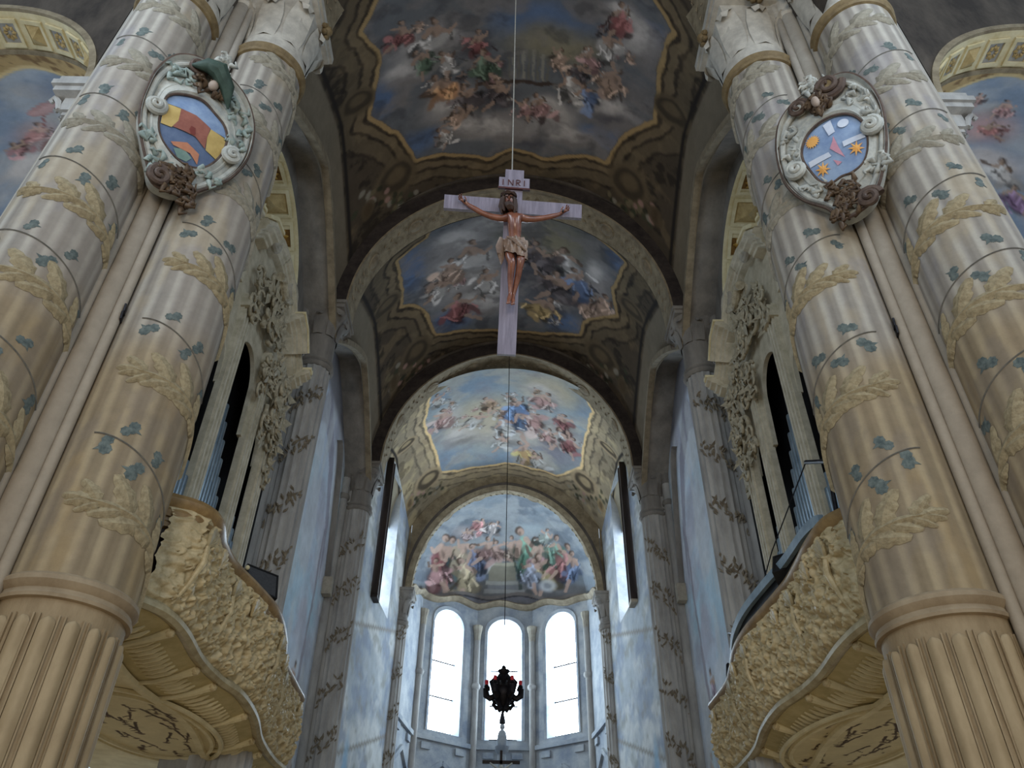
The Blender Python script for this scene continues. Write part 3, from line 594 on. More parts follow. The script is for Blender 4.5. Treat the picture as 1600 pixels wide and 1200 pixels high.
# conch
def conch():
    C = (0.03, 34.62)
    def rho(a):
        dx, dy = math.sin(a), math.cos(a); best = 9
        for (x0, y0), (x1, y1) in zip(AP, AP[1:]):
            ex, ey = x1-x0, y1-y0; det = dx*-ey+ex*dy
            if abs(det) < 1e-9: continue
            t = ((x0-C[0])*-ey+ex*(y0-C[1]))/det; u = (dx*(y0-C[1])-dy*(x0-C[0]))/det
            if t > 0 and -.001 <= u <= 1.001: best = min(best, t)
        return best-.04
    b = MB(); nu, nv = 260, 120
    def fn(u, v):
        a = (u-.5)*pi*.998; bs = 17.25+1.7*max(0, math.cos(a))**.7; R = rho(a); e = v*pi/2
        return (C[0]+math.sin(a)*R*math.cos(e), C[1]+math.cos(a)*R*math.cos(e), bs+(22.5-bs)*math.sin(e))
    b.grid(nu, nv, fn); A = np.array(b.v); X, Z = A[:, 0], A[:, 2]
    # paint in the elevation seen from the choir: X sideways, height scaled with depth
    E = (Z-1.6)/A[:, 1]*36+1.6; Xe = X/A[:, 1]*36
    P = Paint(Xe, E, (126, 138, 148), .08, 1.8)
    P.clouds(1, (152, 156, 158), .9, .52, .8, 1); P.clouds(1, (98, 110, 124), 1.1, .55, .8, 4)
    P.ell(-1.9, 21.0, 1.1, .5, (188, 176, 174), .7, .8); P.ell(1.3, 21.2, 1.2, .6, (160, 172, 178), .7, .8)
    P.poly([(-4, 17), (-4, 18.1), (-2, 18.6), (0, 18.3), (2, 18.5), (4, 18.2), (4, 17)], (108, 104, 104), .8, .2)
    for y0, y1, x0, x1, cc in ((17.75, 17.98, -1.0, 1.0, (158, 158, 156)), (17.98, 18.2, -.8, 1.3, (132, 134, 138)), (18.2, 18.4, -.9, .9, (170, 168, 160))): P.poly([(x0, y0), (x1, y0), (x1, y1), (x0, y1)], cc, .9, .03)
    P.poly([(-.75, 18.4), (.55, 18.4), (.5, 19.25), (-.8, 19.25)], (150, 144, 122), .95, .04); P.poly([(-.85, 19.2), (.6, 19.2), (.55, 19.4), (-.9, 19.4)], (186, 178, 150), .95, .03)
    P.poly([(-1.1, 19.4), (-.5, 19.4), (-.8, 18.8), (-1.3, 18.5)], (206, 206, 204), .9, .05)
    for q, (x, z, sx, sz, rb) in enumerate([(-3.1, 19.3, .5, 1.1, (176, 74, 74)), (-2.6, 19.3, .4, 1.0, (52, 84, 88)), (-2.0, 19.6, .45, .8, (196, 170, 130)), (-1.5, 19.3, .4, .7, (84, 104, 150)), (-1.9, 18.5, .6, .7, (196, 172, 122)),
            (-.9, 19.9, .5, .5, (140, 96, 88)), (-.3, 19.8, .4, .45, (150, 110, 96)), (.4, 20.0, .35, .5, (170, 140, 116)), (1.0, 19.7, .6, 1.2, (84, 150, 116)), (1.7, 19.5, .5, .9, (170, 110, 116)), (1.9, 18.8, .6, .7, (196, 170, 100)),
            (1.3, 18.7, .5, .6, (150, 160, 186)), (2.5, 19.7, .4, .8, (92, 146, 120)), (2.9, 19.3, .4, .8, (176, 90, 86)), (3.3, 19.0, .35, .7, (90, 120, 170)), (-3.3, 18.6, .4, .6, (220, 150, 150)),
            (-1.3, 21.4, .35, .3, (200, 110, 106)), (-.6, 21.3, .35, .3, (190, 176, 170)), (-1.9, 20.9, .3, .25, (180, 150, 150)), (2.0, 20.8, .3, .4, (150, 160, 150))]):
        P.figure(x, z+(.2 if z < 20.5 else 0), sx*2.1, sz*1.85, tuple(int(c*.85+12) for c in rb), 300+q, 1, (190, 150, 126))
    P.ell(2.1, 18.2, .55, .4, (196, 200, 204), .8, .5); P.ell(2.1, 18.2, .28, .2, (120, 126, 136), .7, .6)
    for d0, d1, cc in ((0, .16, (128, 120, 116)), (.16, .24, (80, 78, 86)), (.24, .5, (120, 120, 130))):
        dd = 17.75+.12*np.sin(Xe*2.2)-E; P.mix(sstep(d0, d0+.03, dd)*(1-sstep(d1, d1+.03, dd)), cc)
    b.paint = P.c
    tag(b.build('ceiling', m_fresco, recalc=False), 'apse half-dome frescoed with robed figures round a stone tomb', kind='structure')
    c = MB()
    path = []
    for i in range(61):
        a = (i/60-.5)*pi*.98; bs = 17.25+1.7*max(0, math.cos(a))**.7; R = rho(a)
        path.append(((C[0]+math.sin(a)*R, C[1]+math.cos(a)*R, bs+.1*math.sin(i*.7)), (math.sin(a), math.cos(a), 0), (0, 0, 1)))
    c.sweep(path, [(.05, -.22), (-.1, -.2), (-.18, -.06), (-.24, 0), (-.22, .06), (.05, .1)])
    tag(c.build('trim_1', m_moulding), 'wavy cornice under the apse fresco, above the windows', kind='structure')
conch()
# ------------------------------------------------------------------ side aisles beyond the great piers
AX, AHW, AZ, AR = 11.75, 2.95, 16.4, 3.1
def aisle(s):
    side = 'left' if s < 0 else 'right'
    r = empty('aisle_arch', (s*AX, 9.5, AZ), 'cream coffered aisle arch at the %s edge, beside the great pier' % side, 'arch')
    P = lambda t, o=0: (s*AX+(AHW+o)*math.cos(pi*t), AZ+(AR+o)*math.sin(pi*t))
    n = 40
    MB().grid(n, 3, lambda u, v: (P(u)[0], 9.0+1.0*v, P(u)[1])).build('soffit', m_cream, r)
    for o0, o1, y0, y1 in ((-.0, .14, 8.92, 9.0), (-.05, .06, 9.9, 10.02)):
        b = MB()
        for i in range(n):
            q = [P(i/n, o0), P((i+1)/n, o0), P((i+1)/n, o1), P(i/n, o1)]
            b.add([(x, y0, z) for x, z in q]+[(x, y1, z) for x, z in q], [(0,1,2,3),(4,7,6,5),(0,4,5,1),(3,2,6,7)])
        b.build('edge_moulding', m_soffit, r)
    for k in range(13):                                        # coffers on the soffit, one by one
        t0, t1 = .035+k*.0725, .035+k*.0725+.058
        def Q(u, v, h): x, z = P(t0+(t1-t0)*u, -h); return (x, 9.16+.68*v, z)
        fr = MB()
        for u0, u1, v0, v1 in ((0, 1, 0, .14), (0, 1, .86, 1), (0, .14, .14, .86), (.86, 1, .14, .86)):
            fr.add([Q(u0, v0, 0), Q(u1, v0, 0), Q(u1, v1, 0), Q(u0, v1, 0), Q(u0, v0, .05), Q(u1, v0, .05), Q(u1, v1, .05), Q(u0, v1, .05)], [(0,3,2,1),(4,5,6,7),(0,1,5,4),(1,2,6,5),(2,3,7,6),(3,0,4,7)])
        co = fr.build('coffer', m_cream, r)
        if k % 3 == 2: MB().add([Q(.1, .1, .01), Q(.9, .1, .01), Q(.9, .9, .01), Q(.1, .9, .01), Q(.5, .5, .2)], [(0,1,4),(1,2,4),(2,3,4),(3,0,4)]).build('pyramid_boss', m_ochre, co)
        else:
            MB().add([Q(.14, .14, .012), Q(.86, .14, .012), Q(.86, .86, .012), Q(.14, .86, .012)], [(0,1,2,3)]).build('coffer_field', m_greystone, co)
            ro = MB()
            for q in range(8):
                a = q*pi/4; c, sn = .3*math.cos(a), .3*math.sin(a)
                ro.add([Q(.5+c*.2, .5+sn*.2, .03), Q(.5+c*.7-sn*.3, .5+sn*.7+c*.3, .03), Q(.5+c, .5+sn, .02), Q(.5+c*.7+sn*.3, .5+sn*.7-c*.3, .03), Q(.5+c*.6, .5+sn*.6, .07)], [(0,1,4),(1,2,4),(2,3,4),(3,0,4)])
            ro.build('rosette', m_ochre, co)
    # wall over the arch
    b = MB()
    for i in range(n):
        q = [P(i/n, .02), P((i+1)/n, .02)]
        b.add([(q[0][0], 9.0, q[0][1]), (q[1][0], 9.0, q[1][1]), (q[1][0], 9.0, 25), (q[0][0], 9.0, 25)], [(0, 1, 2, 3)])
    x0, x1 = sorted((s*(AX-AHW), s*6.6)); b.add([(x0, 9.0, AZ), (x1, 9.0, AZ), (x1, 9.0, 25), (x0, 9.0, 25)], [(0, 1, 2, 3)])
    tag(b.build('wall_'+side, m_darkplaster), 'dark plaster wall above the %s aisle arch' % side, kind='structure')
    # aisle respond with its leafy capital, on the pier's outer flank
    c = empty('aisle_pilaster', (s*8.75, 9.45, 0), 'narrow %s aisle pilaster with leafy capital behind the great pier' % side, 'column')
    xs = lambda a, b_: sorted((s*a, s*b_))
    x = xs(8.31, 8.78); MB().box(x[0], x[1], 9.05, 9.95, 0, 15.4).build('shaft', m_darkplaster, c)
    k = MB()
    for z0, z1, p in ((15.4, 15.5, .06), (15.5, 15.9, .12), (15.9, 16.05, .3), (16.05, 16.2, .36), (16.2, 16.4, .3)):
        x = xs(8.31, 8.8+p); k.box(x[0], x[1], 9.05-p, 9.95+p, z0, z1)
    k.build('capital', m_greystone, c)
    for q in range(6):
        y = 8.95+q*.2; lf = MB(); X = s*8.92
        lf.tube([(X, y, 15.5), (X+s*.08, y, 15.75), (X+s*.2, y, 15.9), (X+s*.26, y, 15.8), (X+s*.2, y, 15.74)], [.05, .07, .07, .05, .03], 6); lf.build('capital_leaf', m_greystone, c)
    # frescoed vault over the aisle
    b = MB(); ya, yb = 10.0, 17.5
    def fn(u, v):
        xx = -AHW*math.cos(pi*u); z = AZ+AR*math.sin(pi*u)+.9*(1-((v-.5)*2)**2)*math.sin(pi*u); return (s*AX+xx, ya+(yb-ya)*v, z)
    b.grid(150, 130, fn); A = np.array(b.v); X, Y = np.abs(A[:, 0]), A[:, 1]
    p = Paint(X, Y, (138, 166, 200), .15, 1.2)
    p.clouds(1, (186, 198, 212), .7, .5, .9, 2 if s < 0 else 6); p.clouds(1, (206, 206, 208), .8, .6, .8, 5)
    if s < 0:
        p.ell(11.4, 11.3, 1.3, .8, (70, 112, 166), .6, .9)
        p.ell(12.7, 12.7, .75, .7, (214, 180, 182), .7, .7); p.ell(13.2, 13.5, .7, .45, (236, 230, 228), .9, .6); p.ell(12.4, 13.2, .5, .5, (232, 226, 224), .8, .7)
        p.figure(12.75, 12.65, .6, .5, (214, 140, 138), 11, -1, (228, 182, 166)); p.figure(12.3, 13.0, .5, .4, (226, 216, 212), 12, -1); p.figure(13.2, 12.9, .4, .35, (196, 126, 132), 13, -1)
        p.seg(12.55, 12.5, 12.3, 11.9, .03, .03, (170, 94, 94)); p.ell(12.25, 11.85, .5, .2, (206, 150, 152), 1, .15, .25); p.ell(12.25, 11.88, .44, .13, (226, 178, 178), .8, .3, .25)
    else:
        p.ell(12.3, 11.9, 1.0, .8, (226, 170, 168), .8, .8); p.ell(12.9, 12.9, .9, .6, (236, 226, 224), .8, .7)
        p.figure(11.6, 10.95, .42, .35, (214, 160, 150), 21, -1, (226, 180, 160)); p.figure(12.35, 11.2, .42, .4, (206, 140, 140), 22, -1, (226, 180, 160)); p.figure(13.2, 13.1, .6, .6, (232, 226, 222), 23, -1); p.figure(13.7, 13.6, .6, .5, (150, 110, 160), 24, -1); p.figure(12.5, 11.9, .5, .4, (200, 110, 104), 25, -1)
        p.ell(10.75, 10.8, .35, .3, (240, 220, 180), .8, .8)
    edge = np.minimum(Y-ya, yb-Y); wob = (.75 if s < 0 else .38)+.25*np.sin(X*1.9+1)
    p.mix(1-sstep(wob-.04, wob+.04, edge), (206, 164, 74)); p.mix((1-sstep(wob-.04, wob, edge))*sstep(.5, .6, fbm(X*5, Y*5)), (150, 108, 40))
    p.mix(1-sstep(.03, .09, np.abs(edge-wob)), (240, 206, 120))
    b.paint = p.c
    tag(b.build('ceiling', m_fresco, recalc=False), '%s aisle vault painted with blue sky and pink figures' % side, kind='structure')
    b = MB(); b.box(*xs(14.7, 14.9), 9, 17.5, 0, 4); b.build('wall_'+side, m_cream)
    tag(bpy.context.scene.objects[-1] if False else COL.objects[-1], '%s outer aisle wall, below its open windows' % side, kind='structure')
for s in (-1, 1): aisle(s)
# ------------------------------------------------------------------ great compound piers at the crossing
m_pier = paintmat('painted_pier', .8, .13, 5, .25)
m_drum = mat('ochre_painted_drum', (130, 110, 82), (156, 136, 106), 3, .7, .15, 30, stretch=(1, 1, .4))
m_rod = mat('tan_flute_rod', (144, 124, 94), (168, 148, 116), 3, .65, stretch=(1, 1, .4))
m_ringst = mat('taupe_ring', (134, 116, 92), (158, 140, 114), 3, .7)
m_goldline = mat('dull_gold_band', (104, 88, 62), (134, 116, 84), 6, .6)
m_acan = mat('painted_acanthus', (130, 116, 90), (162, 148, 118), 14, .85, .2, 40)
m_acan2 = mat('painted_acanthus_grey', (128, 122, 108), (150, 144, 130), 14, .85, .2, 40)
m_ivy = mat('painted_ivy', (70, 80, 80), (108, 116, 112), 14, .9)
m_vine = mat('painted_vine', (92, 90, 86), (112, 108, 100), 12, .9)
m_captone = mat('white_capital', (176, 172, 164), (206, 202, 192), 4, .7, .1, 30)
TAPER = lambda z: .79-.07*min(1, z/17.5)

def _ivy():
    out = []
    for k in range(30):
        a = 2*pi*k/30; d = max(math.cos((a-c)*1.5) if abs((a-c+pi) % (2*pi)-pi) < pi/3 else 0 for c in (pi/2, pi/2+2.15, pi/2-2.15)); r = .38+.62*d**.6+.05*math.cos(15*a)
        out.append((r*math.cos(a), r*math.sin(a)))
    return out
IVY = _ivy()
class Wrap:
    """maps (angle, height) on a round shaft; mirrored for the right pier"""
    def __init__(s, cx, cy, sg): s.cx, s.cy, s.sg = cx, cy, sg
    def __call__(s, deg, z, h=.004):
        a = math.radians(deg if s.sg < 0 else 180-deg); r = TAPER(z)+h
        return (s.cx+r*math.cos(a), s.cy+r*math.sin(a), z)
def ivy_leaf(W, deg, z, size, rot, parent, m=m_ivy):
    b = MB(); k = math.degrees(1/TAPER(z)); c, sn = math.cos(rot), math.sin(rot)
    pt = lambda x, y, h: W(deg+(x*c-y*sn)*size*k, z+(x*sn+y*c)*size, h)
    n = len(IVY); v = [pt(x, y, .004) for x, y in IVY]+[pt(0, .1, .016)]
    b.add(v, [(i, (i+1) % n, n) for i in range(n)]); return b.build('ivy_leaf', m, parent)
def acanthus(W, z0, deg0, deg1, drop, parent, m, wid=.34, seed=0):
    """one curling acanthus spray: a bowed rib sweeping down round the shaft, with scalloped lobes on both sides"""
    R = random.Random(seed*13+5); b = MB(); K = math.degrees(1/.75)
    def spine(t): return deg0+(deg1-deg0)*(t+.12*math.sin(pi*t)), z0-drop*(.3*t+.2*t*t+.5*t**4)+.08*math.sin(pi*t)
    n = 30
    for i in range(n):                                             # the rib itself, a tapering ribbon
        for t in (i/n,):
            t1 = (i+1)/n; (d0, a0), (d1, a1) = spine(t), spine(t1); w0, w1 = .03+.05*math.sin(pi*t)**.7+.03*t, .03+.05*math.sin(pi*t1)**.7+.03*t1
            b.add([W(d0, a0-w0, .004), W(d1, a1-w1, .004), W(d1, a1, .055), W(d0, a0, .055), W(d1, a1+w1, .004), W(d0, a0+w0, .004)], [(0, 1, 2, 3), (3, 2, 4, 5)])
    def lobe(t, side, L, ang):
        d, z = spine(t); (d2, z2) = spine(min(1, t+.02)); tx, tz = (d2-d)/K, z2-z; l = math.hypot(tx, tz); tx, tz = tx/l, tz/l
        # lobes point back towards the tip and away from the rib
        bx, bz = -tx, -tz; px, pz = (-tz, tx) if side > 0 else (tz, -tx)
        if side > 0 and pz < 0: px, pz = -px, -pz
        if side < 0 and pz > 0: px, pz = -px, -pz
        ux, uz = bx*math.cos(ang)+px*math.sin(ang), bz*math.cos(ang)+pz*math.sin(ang); vx, vz = -uz, ux
        rows = []
        for q in range(11):
            s_ = q/10; wv = L*.27*(.3+.75*math.sin(pi*min(.97, s_**.75))**.8)*(1+.16*math.cos(s_*22)); bend = .28*L*s_*s_
            row = []
            for e in (-1, -.5, 0, .5, 1): x = ux*L*s_+vx*(wv*e)+bx*bend; y = uz*L*s_+vz*(wv*e)+bz*bend; row.append(W(d+x*K, z+y, .006+(.05 if e == 0 else .03 if abs(e) < .9 else 0)*math.sin(pi*(.15+.8*s_))))
            rows.append(row)
        for q in range(10):
            for e in range(4): b.add([rows[q][e], rows[q+1][e], rows[q+1][e+1], rows[q][e+1]], [(0, 1, 2, 3)])
    for t, L in ((.08, .62), (.27, .9), (.47, 1.0), (.67, .8)): lobe(t+R.uniform(-.02, .02), 1, wid*L*R.uniform(.9, 1.1), R.uniform(.75, 1.1))
    for t, L in ((.1, .5), (.24, .7), (.42, .8), (.6, .7), (.78, .55)): lobe(t+R.uniform(-.02, .02), -1, wid*L*R.uniform(.9, 1.1), R.uniform(.6, .9))
    lobe(.06, 1, wid*.6, .2); lobe(.06, -1, wid*.5, .2)
    return b.build('acanthus_spray', m, parent, ang=1.0)
def vine(W, z0, deg0, deg1, drop, parent, seed):
    R = random.Random(seed); n = 24; b = MB(); L = []; k = math.degrees(1/.75)
    for i in range(n+1):
        t = i/n; L.append((deg0+(deg1-deg0)*t, z0-drop*t**1.6))
    for i in range(n):
        (d0, a0), (d1, a1) = L[i], L[i+1]; wv = .014
        b.add([W(d0, a0-wv, .004), W(d1, a1-wv, .004), W(d1, a1, .018), W(d0, a0, .018), W(d1, a1+wv, .004), W(d0, a0+wv, .004)], [(0, 1, 2, 3), (3, 2, 4, 5)])
    v = b.build('ivy_vine', m_vine, parent)
    for i, t in enumerate((.08, .27, .45, .62, .84)):
        d = deg0+(deg1-deg0)*t; z = z0-drop*t**1.6; u = 1 if i % 2 else -1
        ivy_leaf(W, d+R.uniform(-5, 5), z+u*R.uniform(.16, .24), R.uniform(.12, .165), R.uniform(-.9, .9)+(0 if u > 0 else pi), v)

def shaft_paint(b, cx, cy):
    A = np.array(b.v); a = np.arctan2(A[:, 1]-cy, A[:, 0]-cx); z = A[:, 2]; U = a*.75
    p = Paint(U, z, (156, 150, 142), .03, 2)
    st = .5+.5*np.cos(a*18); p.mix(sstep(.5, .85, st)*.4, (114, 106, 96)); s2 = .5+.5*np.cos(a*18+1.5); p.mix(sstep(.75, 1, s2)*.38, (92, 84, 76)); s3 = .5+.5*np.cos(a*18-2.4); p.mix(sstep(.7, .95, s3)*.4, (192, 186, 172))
    n = fbm(U*1.1, z*.35, 5); p.mix(sstep(.45, .65, n)*.45, (150, 140, 130)); n = fbm(U*1.6+8, z*.6+3, 6); p.mix(sstep(.55, .7, n)*.45, (166, 150, 122))
    n = fbm(U*2+20, z*1.1, 6); p.mix(sstep(.56, .66, n)*.35, (128, 126, 134))
    tz = (1-sstep(8.6, 10.0, z+.6*(fbm(U*2, z*2)-.5)))[:, None]; p.c *= 1-tz*np.array([.12, .24, .44])
    b.paint = p.c
def big_column(parent, cx, cy, s, acz, ivz, angs, name, big):
    col = empty(name, (cx-parent.location.x, cy-parent.location.y, 0)); col.parent = parent
    W = Wrap(cx, cy, s)
    # fluted lower drum
    MB().lathe([(TAPER(0)-.03, 0), (TAPER(5.4)-.03, 5.4)], cx, cy, 64).build('drum', m_drum, col)
    me = None; nF = 18
    for k in range(nF):
        a = 2*pi*(k+.5)/nF
        if me is None:
            r0 = TAPER(3)-.03; b = MB(); n = 8
            zs = [0]+[5.0+.09*math.sin(q*pi/10) for q in range(6)]; ws = [.085]+[.085*math.cos(q*pi/10) for q in range(6)]
            b.grid(n, len(zs)-1, lambda u, v: (r0+.004+.05*math.sin(pi*u)*(ws[int(round(v*6))]/.085)**.5, (u-.5)*2*ws[int(round(v*6))], zs[int(round(v*6))]))
            o = b.build('flute_rod', m_rod, None); o.parent = col; me = o.data
        else: o = link_mesh('flute_rod', me, col)
        o.rotation_euler = (0, 0, a)
    me = None
    for k in range(nF):
        if me is None:
            r0 = TAPER(3)-.03; b = MB()
            for yy in (-.032, .032): b.box(r0-.02, r0+.018, yy-.009, yy+.009, 0, 5.12)
            o = b.build('flute_fillet', m_drum, None); o.parent = col; me = o.data
        else: o = link_mesh('flute_fillet', me, col)
        o.rotation_euler = (0, 0, 2*pi*k/nF)
    MB().lathe([(.74, 5.30), (.79, 5.31), (.80, 5.35), (.78, 5.38), (.77, 5.42), (.80, 5.45), (.83, 5.50), (.82, 5.56), (.78, 5.60), (.75, 5.61)], cx, cy, 64).build('ring', m_ringst, col)
    b = MB(); b.lathe([(TAPER(5.6+11.6*k/110), 5.6+11.6*k/110) for k in range(111)], cx, cy, 132); shaft_paint(b, cx, cy); b.build('painted_shaft', m_pier, col)
    MB().lathe([(.72, 17.2), (.77, 17.21), (.80, 17.26), (.77, 17.31), (.75, 17.33), (.8, 17.37), (.82, 17.42), (.79, 17.47), (.72, 17.49)], cx, cy, 64).build('gold_ring', m_goldline, col)
    MB().lathe([(.72, 17.45), (.72, 18.3)], cx, cy, 48).build('neck', m_captone, col)
    for k, z in enumerate(acz): acanthus(W, z, angs[0]+18, angs[1], 1.0, col, m_acan2 if (z > 11) else m_acan, .50, k)
    for k, z in enumerate(ivz): vine(W, z, angs[0]+4, angs[1]-12, .8, col, int(cx*100)+k)
    # leafy capital: bell, abacus, curled leaves, corner scrolls
    cap = MB()
    def bell(u, v):
        a = 2*pi*u; c, sn = math.cos(a), math.sin(a); rr = .72+.2*v**2; sq = 1/max(abs(c), abs(sn)); k = v**1.5; f = rr*(1-k)+(.74*sq)*k
        return (cx+f*c, cy+f*sn, 18.05+1.5*v)
    cap.grid(48, 10, bell, cu=True)
    cap.box(cx-.86, cx+.86, cy-.86, cy+.86, 19.5, 19.62); cap.box(cx-.92, cx+.92, cy-.92, cy+.92, 19.62, 19.85)
    cp = cap.build('capital', m_captone, col)
    for k in range(8):
        a = k*pi/4; c, sn = math.cos(a), math.sin(a); ext = 1.0 if k % 2 else .88
        L = lambda r, t, z: (cx+r*c-t*sn, cy+r*sn+t*c, z)
        lf = MB(); rows = [(.72, .2, 17.9), (.75, .26, 18.3), (.8, .27, 18.75), (ext, .22, 19.15), (ext+.08, .16, 19.05), (ext+.05, .08, 18.92)]
        for q in range(5):
            (r0, w0, z0), (r1, w1, z1) = rows[q], rows[q+1]
            lf.add([L(r0-.03, -w0, z0), L(r0+.04, 0, z0), L(r0-.03, w0, z0), L(r1-.03, -w1, z1), L(r1+.04, 0, z1), L(r1-.03, w1, z1)], [(0, 1, 4, 3), (1, 2, 5, 4)])
        lf.build('capital_leaf', m_captone, cp)
        if k % 2 == 0:
            ro = MB(); ro.ball(L(.98, 0, 19.42), (.13, .13, .13), 10, 6)
            for q in range(6): ro.ball(L(.95, .14*math.cos(q*pi/3), 19.42+.14*math.sin(q*pi/3)), .07, 8, 5)
            ro.build('gold_rosette', m_goldline, cp)
    return col

def great_pier(s):
    side = 'left' if s < 0 else 'right'
    r = empty('compound_pier', (s*6.85, 9.3, 0), 'huge %s compound pier painted with acanthus and ivy, cartouche between its columns' % side, 'pier')
    b = MB(); X = lambda a: s*a
    poly = [(5.55, 9.3), (5.55, 8.95), (6.3, 8.75), (6.3, 8.3), (7.5, 8.3), (7.55, 8.8), (8.3, 9.05), (8.3, 9.9), (7.6, 10.2), (7.0, 10.5), (6.3, 10.2), (5.55, 9.8)]
    zs = [0, 5.5]+[5.5+15*k/60 for k in range(1, 61)]
    n = len(poly)
    # re-entrant core, painted like the shafts
    dense = []
    for i in range(n):
        p, q = poly[i], poly[(i+1) % n]
        for k in range(8): dense.append((p[0]+(q[0]-p[0])*k/8, p[1]+(q[1]-p[1])*k/8))
    m = len(dense)
    b.grid(m, len(zs)-1, lambda u, v: (X(dense[int(round(u*m)) % m][0]), dense[int(round(u*m)) % m][1], zs[int(round(v*(len(zs)-1)))]), cu=True)
    A = np.array(b.v); p = Paint(A[:, 0]*1.5+A[:, 1], A[:, 2], (172, 166, 154), .05, 2)
    nn = fbm(A[:, 0]*3+A[:, 1]*2, A[:, 2]*.4, 5); p.mix(sstep(.45, .62, nn)*.7, (128, 118, 106)); p.mix(1-sstep(5.2, 6.5, A[:, 2]), (142, 118, 86)); b.paint = p.c
    b.build('pier_core', m_pier, r)
    # corner colonnettes
    for cx, cy, rr in ((6.02, 8.62, .17), (5.79, 8.62, .075), (6.18, 8.44, .075), (8.02, 8.42, .14)):
        c = MB().lathe([(rr*1.05, 0), (rr, 5), (rr, 19.2)], X(cx), cy, 20)
        A = np.array(c.v); p = Paint(A[:, 0]*3, A[:, 2], (168, 164, 156), .05, 2); nn = fbm(A[:, 0]*4, A[:, 2]*.5, 5); p.mix(sstep(.45, .62, nn)*.6, (150, 144, 136)); p.mix((1-sstep(4.5, 9, A[:, 2]))*.6, (146, 124, 94)); c.paint = p.c
        co = c.build('colonnette', m_pier, r)
        MB().lathe([(rr, 19.0), (rr*1.25, 19.05), (rr*1.25, 19.15), (rr*1.1, 19.2), (rr*1.6, 19.6), (rr*1.7, 19.8), (.05, 19.8)], X(cx), cy, 16).build('colonnette_capital', m_captone, co)
    for k, (d, z) in enumerate(((.0, 9.75), (.05, 9.6))):         # small iron hooks
        for q, (hx, hy) in enumerate(((5.72, 8.66), (6.3, 8.2))): 
            MB().tube([(X(hx), hy, z+q*.12), (X(hx)-s*.03, hy-.08, z+.02+q*.12), (X(hx)-s*.03, hy-.1, z+.14+q*.12)], .018, 6).build('iron_hook', m_lead, r)
    big_column(r, X(5.3), 9.3, s, [6.55, 8.6, 10.8, 12.85, 14.9, 16.9], [7.55, 9.6, 11.75, 13.85, 15.9], (-98, 30), 'inner_column', True)
    big_column(r, X(6.85), 8.1, s, [7.4, 9.35, 11.0, 12.75, 14.6, 16.6], [6.75, 8.5, 10.15, 11.85, 13.6, 15.5], (-125, 42), 'front_column', False)
    return r
PIER = {s: great_pier(s) for s in (-1, 1)}

